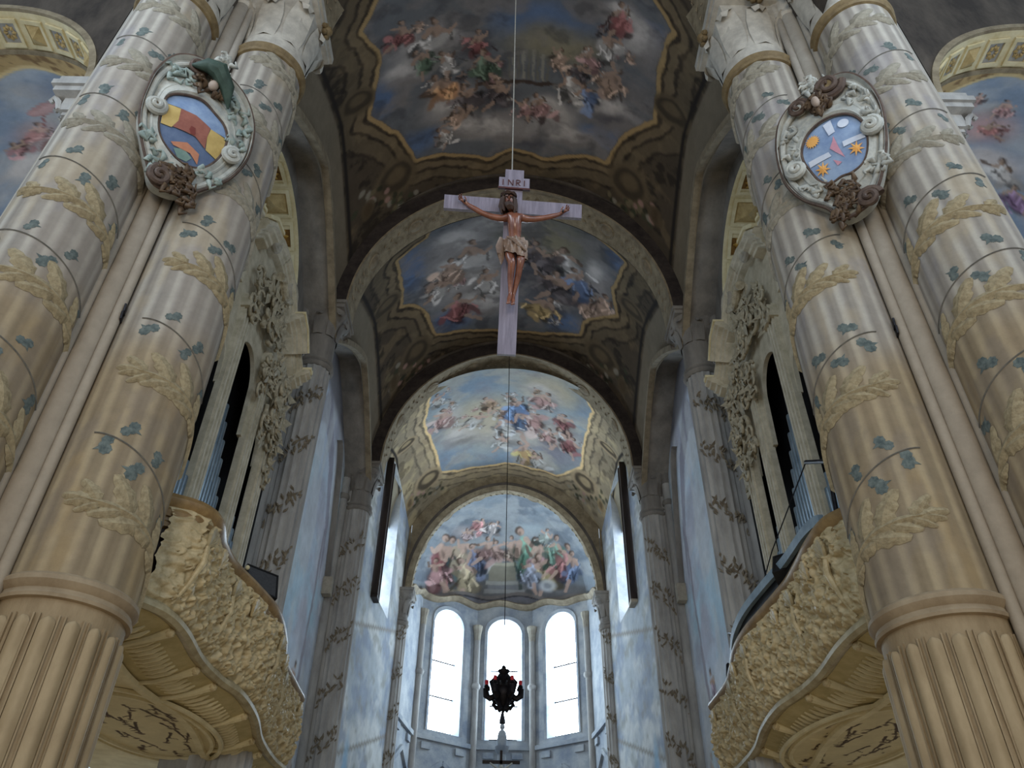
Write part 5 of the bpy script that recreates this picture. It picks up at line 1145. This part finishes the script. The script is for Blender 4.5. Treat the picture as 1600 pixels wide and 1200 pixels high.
def corpus():
    V = []; E = []; R = []
    def v(x, h, d, r, p=None): V.append(cl(x, h, d)); R.append(r); k = len(V)-1; (E.append((p, k)) if p is not None else 0); return k
    pel = v(.045, .16, .17, (.125, .1)); wa = v(.04, .30, .17, (.12, .09), pel); rib = v(.03, .43, .2, (.16, .115), wa); ch = v(.02, .56, .2, (.175, .12), rib); nk0 = v(.01, .66, .18, (.11, .08), ch); nk = v(-.02, .72, .2, .052, nk0); hd0 = v(-.05, .77, .24, .07, nk); hd = v(-.075, .86, .25, .085, hd0); v(-.09, .95, .24, .075, hd)
    for sg, pts in ((-1, ((-.15, .61, .16, .062), (-.30, .63, .15, .05), (-.46, .69, .14, .043), (-.57, .76, .13, .042), (-.68, .83, .115, .03))), (1, ((.19, .63, .16, .062), (.33, .645, .15, .05), (.48, .69, .14, .043), (.58, .73, .13, .042), (.69, .78, .115, .03)))):
        p = nk0
        for q in pts: p = v(*q, p)
        hx, hh = pts[-1][0], pts[-1][1]; dx = sg*.085; dh = .055
        palm = v(hx+dx*.55, hh+dh*.55, .12, (.04, .022), p); pe = v(hx+dx, hh+dh, .125, (.042, .02), palm)
        for k, (ax, ah) in enumerate(((.02, .075), (.05, .06), (.065, .03), (.06, -.005))):      # four curled fingers
            b0 = v(hx+dx+sg*ax*.35, hh+dh+ah*.5, .14, .0105, pe); b1 = v(hx+dx+sg*ax*.8, hh+dh+ah, .165, .0095, b0); v(hx+dx+sg*ax*.75, hh+dh+ah*1.0-.004, .20, .008, b1)
        t0 = v(hx+dx*.4-sg*.01, hh+dh*.5+.045, .14, .011, palm); v(hx+dx*.6, hh+dh*.5+.085, .16, .009, t0)
    for pts in (((-.045, .09, .18, .088), (-.03, -.04, .25, .075), (.005, -.17, .3, .06), (.0, -.24, .27, .052), (.0, -.36, .22, .05), (.005, -.5, .19, .036), (.01, -.6, .18, .03), (.0, -.66, .2, .034), (-.01, -.73, .26, .034), (-.02, -.79, .30, .024)),
                ((.13, .09, .18, .088), (.135, -.03, .24, .075), (.13, -.13, .28, .06), (.12, -.21, .25, .052), (.105, -.34, .19, .05), (.075, -.49, .15, .036), (.055, -.6, .13, .03), (.05, -.66, .16, .034), (.05, -.73, .22, .034), (.045, -.78, .26, .024))):
        p = pel
        for q in pts: p = v(*q, p)
        x, h, d, r = pts[-1]
        for k in range(5): v(x-.03+.015*k, h-.035+.004*abs(k-1), d+.02, .0085, p)
    return skin_mesh('body', V, E, R, m_corpus, cx)
body = corpus()
# face, hair, beard, crown
b = MB(); hc = Vector(cl(-.082, .87, .25)); b.ball(hc+Vector((.01, .03, .035)), (.1, .1, .125), 14, 10)
for k in range(16):
    a = -2.4+4.8*k/15; b.tube([hc+Vector((.1*math.sin(a), .02+.08*math.cos(a)*1, .03)), hc+Vector((.115*math.sin(a), .03+.08*math.cos(a), -.08)), hc+Vector((.11*math.sin(a)+.02, .02+.07*math.cos(a), -.2+.03*math.sin(k*2)))], [.03, .032, .014], 6)
b.build('hair', m_hair, body)
b = MB()
for k in range(7): a = -.9+1.8*k/6; b.tube([hc+Vector((.06*math.sin(a), -.07*math.cos(a), -.07)), hc+Vector((.055*math.sin(a)+.02, -.085*math.cos(a), -.13)), hc+Vector((.03*math.sin(a)+.03, -.07*math.cos(a), -.18))], [.022, .024, .008], 6)
b.build('beard', m_hair, body)
b = MB(); b.tube([hc+Vector((0, -.085, .01)), hc+Vector((.005, -.108, -.025)), hc+Vector((.008, -.085, -.035))], [.012, .018, .012], 6); b.build('nose', m_corpus, body)
for sg in (-1, 1):
    MB().ball(hc+Vector((sg*.032, -.08, .01)), (.02, .012, .01), 8, 6).build('eye', m_hair, body)
    MB().tube([hc+Vector((sg*.012, -.088, .03)), hc+Vector((sg*.05, -.075, .032))], [.008, .006], 5).build('brow', m_corpus, body)
MB().tube([hc+Vector((-.022, -.088, -.058)), hc+Vector((0, -.094, -.055)), hc+Vector((.026, -.088, -.06))], [.004, .009, .004], 6).build('mouth', m_crossdk, body)
b = MB()
for k in range(3): b.tube([hc+Vector((.112*math.cos(t*2*pi/24), .02+.112*math.sin(t*2*pi/24), .075+.014*math.sin(t*1.7+k*2)+.01*k)) for t in range(25)], .012, 6)
b.build('thorn_crown', m_hair, body)
# loincloth
b = MB()
def lc(u, v):
    a = 2*pi*u; f = .018*math.sin(9*a+6*v)+.012*math.sin(17*a); dr = .06*math.cos(a-.6)
    return cl(.045+(.158+f+.02*v)*math.cos(a), .25-.26*v-dr*v, .19+(.125+f+.04*v)*math.sin(a))
b.grid(72, 10, lc, cu=True); b.build('loincloth', m_clothc, body, recalc=False)
b = MB()
for k in range(6): b.tube([cl(-.11-.012*k, .22, .2+.02*k), cl(-.14-.014*k, .08, .22+.012*k), cl(-.13-.012*k, -.06+.012*k, .2+.012*k), cl(-.145-.01*k, -.16+.03*k, .2)], [.024, .034, .03, .012], 6)
b.build('loincloth_knot', m_clothc, body)
b = MB()
for k in range(5): b.tube([cl(-.09+.02*k, .235-.012*k, .31), cl(.04+.02*k, .17-.025*k, .36), cl(.16+.01*k, .16-.03*k, .29)], [.012, .02, .012], 6)
b.build('loincloth_fold', m_clothc, body)
for x, h in ((-.725, .86), (.735, .81)): MB().tube([cl(x, h, .07), cl(x, h, .19)], [.009, .016], 6).build('nail', m_lead, body)
cx.rotation_euler = (math.radians(20), 0, math.radians(4))
rp = tag(MB().tube([(0, 7.52, 11.72), (.01, 7.52, 18), (.02, 7.5, 24.75)], .011, 6).build('hanging_rope', m_rope, origin=(0, 7.52, 11.72)), 'pale taut rope holding the crucifix from the vault', 'rope')

# ------------------------------------------------------------------ carved cartouches on the piers
m_cartw = mat('white_carved_cartouche', (150, 152, 148), (190, 190, 182), 4, .6, .15, 40)
m_cartg = mat('green_grey_leaf', (122, 138, 134), (160, 170, 164), 6, .65)  # green-grey colour of the small carved leaf clusters
m_cartb = mat('brown_cartouche_edge', (70, 56, 50), (98, 82, 72), 8, .6)
m_cartd = mat('dark_carved_leaf', (62, 48, 40), (104, 84, 62), 9, .5)
m_hat = mat('dark_green_hat', (46, 62, 54), (64, 82, 72), 6, .6)
m_face = mat('pale_mask', (150, 134, 122), (170, 152, 138), 6, .6)
HC = dict(blue=mat('heraldic_blue', (76, 94, 128), (104, 120, 148), 3, .7), lblue=mat('heraldic_light_blue', (112, 134, 170), (146, 166, 194), 3, .7), yellow=mat('heraldic_yellow', (176, 150, 90), (200, 174, 112), 3, .7),
          red=mat('heraldic_red', (132, 80, 70), (158, 102, 88), 3, .7), door=mat('heraldic_dark_red', (112, 52, 48), (124, 62, 54), 6, .7), green=mat('heraldic_green', (104, 132, 126), (130, 152, 144), 3, .7), orange=mat('heraldic_orange', (176, 114, 88), (194, 136, 106), 3, .7), white=mat('heraldic_white', (190, 198, 214), (206, 212, 224), 6, .7), pink=mat('heraldic_pink', (186, 130, 148), (200, 150, 164), 6, .7), star=mat('heraldic_star_gold', (222, 160, 84), (230, 176, 104), 6, .7))
def smooth_closed(P, k=6):
    n = len(P); out = []
    for i in range(n):
        p0, p1, p2, p3 = (Vector(P[(i+j-1) % n]) for j in range(4))
        for q in range(k):
            t = q/k; out.append(.5*((2*p1)+(-p0+p2)*t+(2*p0-5*p1+4*p2-p3)*t*t+(-p0+3*p1-3*p2+p3)*t**3))
    return [(p.x, p.y) for p in out]
def cartouche(s, C, n, eu, ew, label, outer, inner):
    r = empty('cartouche', C, label, 'cartouche', 'carved cartouches on the piers')
    C, n, eu, ew = Vector(C), Vector(n), Vector(eu), Vector(ew)
    P = lambda u, w_, h=0: tuple(C+eu*u+ew*w_+n*h)
    O = smooth_closed(outer); I = smooth_closed(inner); co = Vector((sum(p[0] for p in O)/len(O), sum(p[1] for p in O)/len(O))); ci = Vector((sum(p[0] for p in I)/len(I), sum(p[1] for p in I)/len(I)))
    # dished shell between outer rim and inner field
    import bisect
    def polar(L, c):
        a = sorted((math.atan2(y-c.y, x-c.x), math.hypot(x-c.x, y-c.y)) for x, y in L); ks = [q[0] for q in a]
        def f(t):
            t = (t+pi) % (2*pi)-pi; i = bisect.bisect(ks, t) % len(a); j = i-1; a0, r0 = a[j]; a1, r1 = a[i]; d = (a1-a0) % (2*pi) or 1; return r0+(r1-r0)*(((t-a0) % (2*pi))/d)
        return f
    fo, fi = polar(O, ci), polar(I, ci)
    hs = [(-.16, 1.0), (.06, 1.0), (.13, .97), (.05, .9), (.02, .75), (.06, .45), (.12, .2), (.15, .08), (.10, .0)]
    b = MB(); b.grid(120, len(hs)-1, lambda u, v: (lambda h, f, a: P(ci.x+(fi(a)+(fo(a)-fi(a))*f)*math.cos(a), ci.y+(fi(a)+(fo(a)-fi(a))*f)*math.sin(a), h))(*hs[int(round(v*(len(hs)-1)))], 2*pi*u), cu=True)
    b.build('shell', m_cartw, r)
    MB().tube([P(x, y, .08) for x, y in O+O[:1]], .035, 6, False).build('outer_rim', m_cartb, r)
    mixp = lambda f: [P(ci.x+(fi(2*pi*q/90)+(fo(2*pi*q/90)-fi(2*pi*q/90))*f)*math.cos(2*pi*q/90), ci.y+(fi(2*pi*q/90)+(fo(2*pi*q/90)-fi(2*pi*q/90))*f)*math.sin(2*pi*q/90), .06) for q in range(91)]
    MB().tube(mixp(.78), .05, 8, False).build('inner_roll', m_cartw, r); MB().tube(mixp(.3), .045, 8, False).build('field_roll', m_cartw, r)
    MB().tube([P(x, y, .12) for x, y in I+I[:1]], .024, 6, False).build('field_rim', m_cartb, r)
    dome = lambda x, y: .08+.10*max(0, 1-((x-ci.x)**2+(y-ci.y)**2)/.45)
    return r, P, O, I, ci, dome
def field(P, poly, dome, m, lift, name, par):
    """a painted patch that follows the domed field"""
    bm = bmesh.new(); vs = [bm.verts.new((x, y, 0)) for x, y in poly]; f = bm.faces.new(vs); bmesh.ops.triangulate(bm, faces=[f]); 
    for k in range(2): bmesh.ops.subdivide_edges(bm, edges=bm.edges[:], cuts=1, use_grid_fill=True)
    b = MB(); bm.verts.index_update(); b.add([P(v.co.x, v.co.y, dome(v.co.x, v.co.y)+lift) for v in bm.verts], [tuple(v.index for v in fc.verts) for fc in bm.faces]); bm.free()
    return b.build(name, m, par)
def curl(P, x, y, rr, h, hand, par, m=m_cartw, m2=m_cartd, th=.06, ph=0, eye=True):
    pts = []; n = 26
    for i in range(n): t = i/(n-1); a = ph+hand*t*3.6*pi; q = rr*(1-.8*t); pts.append(P(x+q*math.cos(a), y+q*math.sin(a), h+.1*t))
    o = MB().tube(pts, [th*(1-.5*i/(n-1)) for i in range(n)], 8).build('scroll', m, par)
    if eye: b = MB(); b.tube([P(x, y, h-.04), P(x, y, h+.07)], [rr*.75, rr*.55], 16); b.build('scroll_eye', m2, o)
    return o
def leafage(P, pts, par, m, seed, n=26, sp=.16, h=.1):
    R = random.Random(seed); b = MB()
    for k in range(n):
        x, y = R.choice(pts); x += R.uniform(-sp, sp); y += R.uniform(-sp, sp); a = R.uniform(0, 6.28); L = R.uniform(.1, .22)
        b.tube([P(x, y, h*.3), P(x+L*.5*math.cos(a), y+L*.5*math.sin(a), h+R.uniform(0, .1)), P(x+L*math.cos(a+.5), y+L*math.sin(a+.5), h+.05), P(x+L*.8*math.cos(a+1), y+L*.8*math.sin(a+1), h+.1)], [.02, .05, .035, .012], 7)
    return b.build('carved_leaf_cluster', m, par, ang=2.0)

OUT, INN = [(-0.82, 0.16), (-0.82, 0.56), (-0.71, 0.98), (-0.52, 1.2), (-0.28, 1.3), (-0.06, 1.29), (0.26, 1.25), (0.62, 1.04), (0.89, 0.64), (1.0, 0.2), (1.01, -0.26), (0.87, -0.75), (0.62, -1.12), (0.42, -1.36), (0.18, -1.52), (-0.14, -1.52), (-0.33, -1.23), (-0.54, -0.88), (-0.71, -0.53), (-0.79, -0.21)], [(-0.51, 0.1), (-0.41, 0.28), (-0.17, 0.42), (0.03, 0.45), (0.26, 0.34), (0.47, 0.21), (0.6, -0.02), (0.62, -0.33), (0.57, -0.58), (0.46, -0.79), (0.29, -0.91), (0.09, -0.92), (-0.14, -0.82), (-0.32, -0.68), (-0.43, -0.49), (-0.49, -0.22)]
r, P, O, I, ci, dome = cartouche(-1, [-5.5, 7.92, 13.5912], [0.5968, -0.773, -0.2153], [0.7915, 0.6112, 0.0], [0.1316, -0.1704, 0.9766], 'carved white cartouche with red and yellow striped shield on the left pier', OUT, INN)
fd = field(P, I, dome, HC['blue'], 0, 'shield_field', r)
for nm, m, q, li in (('sky_patch', 'lblue', [(-0.51, 0.1), (-0.41, 0.28), (-0.17, 0.42), (0.03, 0.45), (0.26, 0.34), (0.47, 0.21), (0.6, -0.02), (0.26, -0.06), (0.02, 0.04), (-0.25, 0.04), (-0.49, 0.01)], .012), ('yellow_patch', 'yellow', [(-0.5, 0.0), (-0.24, 0.03), (-0.2, -0.24), (-0.25, -0.42), (-0.42, -0.43)], .014), ('yellow_patch', 'yellow', [(0.3, -0.05), (0.61, -0.04), (0.62, -0.33), (0.57, -0.53), (0.36, -0.49), (0.3, -0.25)], .014), ('red_tower', 'red', [(-0.24, 0.03), (0.01, 0.05), (0.29, -0.04), (0.3, -0.25), (0.34, -0.48), (0.13, -0.37), (-0.06, -0.38), (-0.24, -0.4), (-0.2, -0.24)], .018), ('tower_door', 'door', [(0.0, -0.3), (0.01, -0.22), (0.08, -0.22), (0.12, -0.35), (0.05, -0.37)], .026), ('green_wave', 'green', [(-0.09, -0.75), (0.06, -0.68), (0.22, -0.76), (0.17, -0.86), (0.02, -0.87)], .014), ('orange_fish', 'orange', [(-0.17, -0.67), (0.06, -0.55), (0.3, -0.63), (0.34, -0.81), (0.17, -0.7), (-0.11, -0.71)], .018)): field(P, q, dome, HC[m], li, nm, fd)
SP = [(-0.6, -0.17), (0.78, -0.32), (-0.28, 1.06), (-0.09, -1.37), (0.18, -1.23), (0.35, -1.51), (0.05, 0.77), (0.03, 0.94), (0.04, 1.42)]
for k in (0, 1): curl(P, SP[k][0], SP[k][1], .15, .14, 1 if k else -1, r, m_cartw, m_cartd, .07, 1.2)
curl(P, SP[2][0], SP[2][1], .15, .12, -1, r, m_cartb, m_cartd, .05); curl(P, SP[3][0], SP[3][1], .2, .1, 1, r, m_cartb, m_cartd, .08)
leafage(P, [SP[4], SP[5], ((SP[4][0]+SP[5][0])/2, (SP[4][1]+SP[5][1])/2), (SP[3][0]+.15, SP[3][1]+.05)], r, m_cartd, 3, 44)
leafage(P, [SP[8]], r, m_cartw, 5, 16, .09)
mk = MB(); c = Vector(P(SP[6][0], SP[6][1], .24)); mk.ball(c, (.09, .08, .12), 14, 10); mk = mk.build('mask_head', m_face, r)
h = MB(); h.tube([P(SP[7][0]-.42, SP[7][1]+.02, .2), P(SP[7][0]-.2, SP[7][1]+.1, .3), P(SP[7][0], SP[7][1]+.1, .34), P(SP[7][0]+.22, SP[7][1]-.1, .3), P(SP[7][0]+.38, SP[7][1]-.42, .2)], [.02, .13, .18, .13, .02], 10); h.build('mask_hat', m_hat, mk)
leafage(P, [(SP[6][0]-.12, SP[6][1]-.05), (SP[6][0]+.12, SP[6][1]-.1)], mk, m_cartd, 8, 14, .07, .16)
for k, (u, w_) in enumerate(((-.55, .75), (-.3, .75), (.5, .7), (.72, .4), (-.55, -.75), (-.2, -1.15), (.6, -.85), (.8, -.1))): leafage(P, [(u, w_)], r, m_cartg, 20+k, 7, .1, .05)
OUT, INN = [(-0.92, 0.53), (-0.74, 1.02), (-0.47, 1.27), (-0.17, 1.35), (0.01, 1.32), (0.33, 1.41), (0.6, 1.29), (0.78, 0.9), (0.82, 0.44), (0.76, 0.03), (0.63, -0.42), (0.42, -0.86), (0.26, -1.11), (0.05, -1.32), (-0.34, -1.36), (-0.51, -1.04), (-0.79, -0.7), (-0.94, -0.34), (-0.98, -0.0)], [(-0.54, 0.26), (-0.37, 0.5), (-0.13, 0.61), (0.13, 0.6), (0.34, 0.47), (0.46, 0.22), (0.46, -0.06), (0.37, -0.37), (0.23, -0.57), (0.03, -0.64), (-0.13, -0.62), (-0.32, -0.65), (-0.47, -0.49), (-0.54, -0.22), (-0.58, 0.04)]
r, P, O, I, ci, dome = cartouche(1, [5.5, 7.92, 13.1922], [-0.5968, -0.773, -0.2153], [0.7915, -0.6112, 0.0], [-0.1316, -0.1704, 0.9766], 'carved white cartouche with blue starred shield on the right pier', OUT, INN)
fd = field(P, I, dome, HC['lblue'], 0, 'shield_field', r)
for nm, m, q, li in (('white_beam', 'white', [(-0.52, -0.07), (-0.17, -0.1), (-0.15, -0.2), (-0.52, -0.19)], .012), ('white_beam', 'white', [(0.08, -0.03), (0.42, -0.03), (0.42, -0.13), (0.07, -0.14)], .012), ('white_beam', 'white', [(-0.1, 0.52), (0.04, 0.56), (0.04, 0.24), (-0.07, 0.22)], .012), ('pink_figure', 'pink', [(-0.01, 0.17), (0.0, -0.11), (0.03, -0.34), (-0.07, -0.17), (-0.13, -0.05), (-0.05, 0.07)], .016), ('pink_drape', 'pink', [(-0.15, -0.28), (-0.04, -0.39), (-0.12, -0.42)], .016)): field(P, q, dome, HC[m], li, nm, fd)
SP = [(-0.34, 0.28), (0.23, -0.27), (-0.35, -0.35), (0.55, 0.01), (-0.73, -0.11), (0.21, 1.22), (-0.34, 1.1), (-0.03, 1.42), (-0.05, 0.88), (-0.15, -0.91), (-0.34, -1.36), (0.12, -1.24), (0.2, 0.35)]
for k in range(3):
    n = 16 if k == 0 else 8; x, y = SP[k]; q = [(x+(.13 if i % 2 else (.09 if k == 0 else .05))*math.cos(i*pi/n), y+(.15 if i % 2 else (.10 if k == 0 else .06))*math.sin(i*pi/n)) for i in range(2*n)]
    sb = MB(); sb.add([P(a_, b_, dome(a_, b_)+.02) for a_, b_ in q]+[P(x, y, dome(x, y)+.035)], [(i, (i+1) % (2*n), 2*n) for i in range(2*n)]); sb.build('gold_sun' if k == 0 else 'gold_star', HC['star'], fd)
q = [(SP[12][0]+.09*math.cos(i*pi/8), SP[12][1]+.1*math.sin(i*pi/8)) for i in range(16)]; field(P, q, dome, HC['white'], .014, 'white_moon', fd)
for k in (3, 4): curl(P, SP[k][0], SP[k][1], .16, .14, -1 if k == 3 else 1, r, m_cartw, m_cartd, .075, 1.5)
curl(P, SP[5][0], SP[5][1], .24, .12, -1, r, m_cartb, m_goldline, .075); curl(P, SP[6][0], SP[6][1], .17, .12, 1, r, m_cartb, m_cartw, .06)
leafage(P, [SP[7]], r, m_cartw, 4, 18, .1); leafage(P, [SP[8], (SP[8][0], SP[8][1]+.2)], r, m_cartd, 6, 22, .12, .15)
MB().ball(Vector(P(SP[8][0], SP[8][1]+.05, .28)), (.07, .07, .13), 12, 8).build('mask_head', m_face, r)
leafage(P, [SP[9], SP[10], ((SP[9][0]+SP[10][0])/2, (SP[9][1]+SP[10][1])/2)], r, m_cartd, 7, 50, .17); curl(P, SP[11][0], SP[11][1], .17, .12, 1, r, m_cartb, m_cartd, .07)
for k, (u, w_) in enumerate(((-.6, .6), (.55, .85), (.6, .4), (.35, -.75), (-.6, -.6), (-.75, .2))): leafage(P, [(u, w_)], r, m_cartw, 30+k, 8, .12, .05)

# ------------------------------------------------------------------ hanging sanctuary lamp before the apse
m_lamp = mat('blackened_brass', (22, 20, 24), (40, 36, 40), 8, .5, metal=.5)
m_redg = mat('red_glass', (200, 30, 40), (220, 50, 60), 5, .3)
lp = empty('sanctuary_lamp', (.03, 24, 8.7), 'dark hanging lamp with curled arms and red glasses before the central window', 'lamp')
MB().lathe([(.01, 8.68), (.05, 8.74), (.03, 8.8), (.12, 8.88), (.2, 9.0), (.3, 9.15), (.34, 9.3), (.3, 9.42), (.18, 9.5), (.12, 9.6), (.1, 9.8), (.16, 9.88), (.18, 9.94), (.08, 9.98), (.06, 10.06), (.01, 10.1)], .03, 24, 20).build('lamp_body', m_lamp, lp)
for k in range(6):
    a = k*pi/3; c, sn = math.cos(a), math.sin(a); Q = lambda r, z: (.03+r*c, 24+r*sn, z)
    ar = MB().tube([Q(.25, 9.2), Q(.38, 9.12), Q(.5, 9.2), Q(.52, 9.38), Q(.44, 9.42), Q(.42, 9.34)], [.08, .1, .1, .085, .06, .04], 8).build('lamp_arm', m_lamp, lp)
    MB().lathe([(.02, 9.4), (.075, 9.44), (.06, 9.5), (.03, 9.52)], Q(.5, 0)[0], Q(.5, 0)[1], 10).build('drip_cup', m_lamp, ar)
    MB().lathe([(.045, 9.5), (.055, 9.58), (.05, 9.64), (.01, 9.64)], Q(.5, 0)[0], Q(.5, 0)[1], 10).build('red_glass', m_redg, ar)
    MB().tube([Q(.3, 9.3), Q(.36, 9.6), Q(.26, 9.72), Q(.17, 9.62)], [.05, .07, .05, .04], 6).build('scroll_brace', m_lamp, ar)
    MB().tube([Q(.08, 8.86), Q(.2, 8.84), Q(.3, 8.95), Q(.26, 9.06)], [.05, .07, .05, .03], 6).build('lower_scroll', m_lamp, ar)
tag(MB().tube([(.03, 24, 10.09), (.03, 24, 17), (.03, 24, 24.9)], .014, 6).build('lamp_wire', m_lead, origin=(.03, 24, 10.1)), 'thin wire from vault to the sanctuary lamp', 'wire')
# ------------------------------------------------------------------ high altar top with statue and small crucifix
al = empty('high_altar', (0, 35.2, 0), 'tall stone altar rising below the central apse window', 'altar')
for z0, z1, w_, d_ in ((0, 1.2, 2.2, .9), (1.2, 4.5, 1.8, .75), (4.5, 7.2, 1.3, .6), (7.2, 8.6, .7, .45), (8.6, 9.0, .85, .55)): MB().box(-w_, w_, 35.2-d_, 35.2+d_, z0, z1).build('altar_tier', m_apse, al)
st = empty('small_statue', (.02, 35.3, 9.0), 'small hooded statue silhouetted at the foot of the central window', 'statue')
MB().lathe([(.3, 9.0), (.32, 9.15), (.2, 9.25), (.16, 10.4), (.28, 10.55), (.3, 10.7), (.02, 10.7)], .02, 35.3, 16).build('pedestal', m_apse, st)
MB().lathe([(.2, 10.7), (.22, 10.95), (.18, 11.2), (.14, 11.32), (.07, 11.36), (.07, 11.4), (.11, 11.46), (.1, 11.56), (.05, 11.62)], .02, 35.3, 14).build('robed_figure', m_apse, st)
MB().lathe([(.05, 11.6), (.14, 11.64), (.12, 11.8), (.05, 12.1), (.01, 12.35)], .02, 35.3, 12).build('pointed_hood', m_lamp, st)
ac = empty('altar_crucifix', (0.0, 34.2, 9.0), 'small dark altar cross with pale figure at the bottom edge', 'crucifix')
MB().box(-.05, .05, 34.42, 34.5, 9.0, 10.35).build('upright', m_darkwood, ac); MB().box(-.75, .75, 34.42, 34.5, 9.85, 9.97).build('cross_bar', m_darkwood, ac)
MB().tube([(-.45, 34.36, 9.86), (-.12, 34.34, 9.62), (0, 34.34, 9.6), (.12, 34.34, 9.62), (.45, 34.36, 9.86)], [.03, .05, .08, .05, .03], 8).build('figure_arms', m_cartw, ac)
MB().tube([(0, 34.34, 9.78), (0, 34.34, 9.66), (0, 34.34, 9.4), (0, 34.34, 9.1)], [.07, .1, .1, .05], 8).build('figure_body', m_cartw, ac)
for o in ac.children: pass
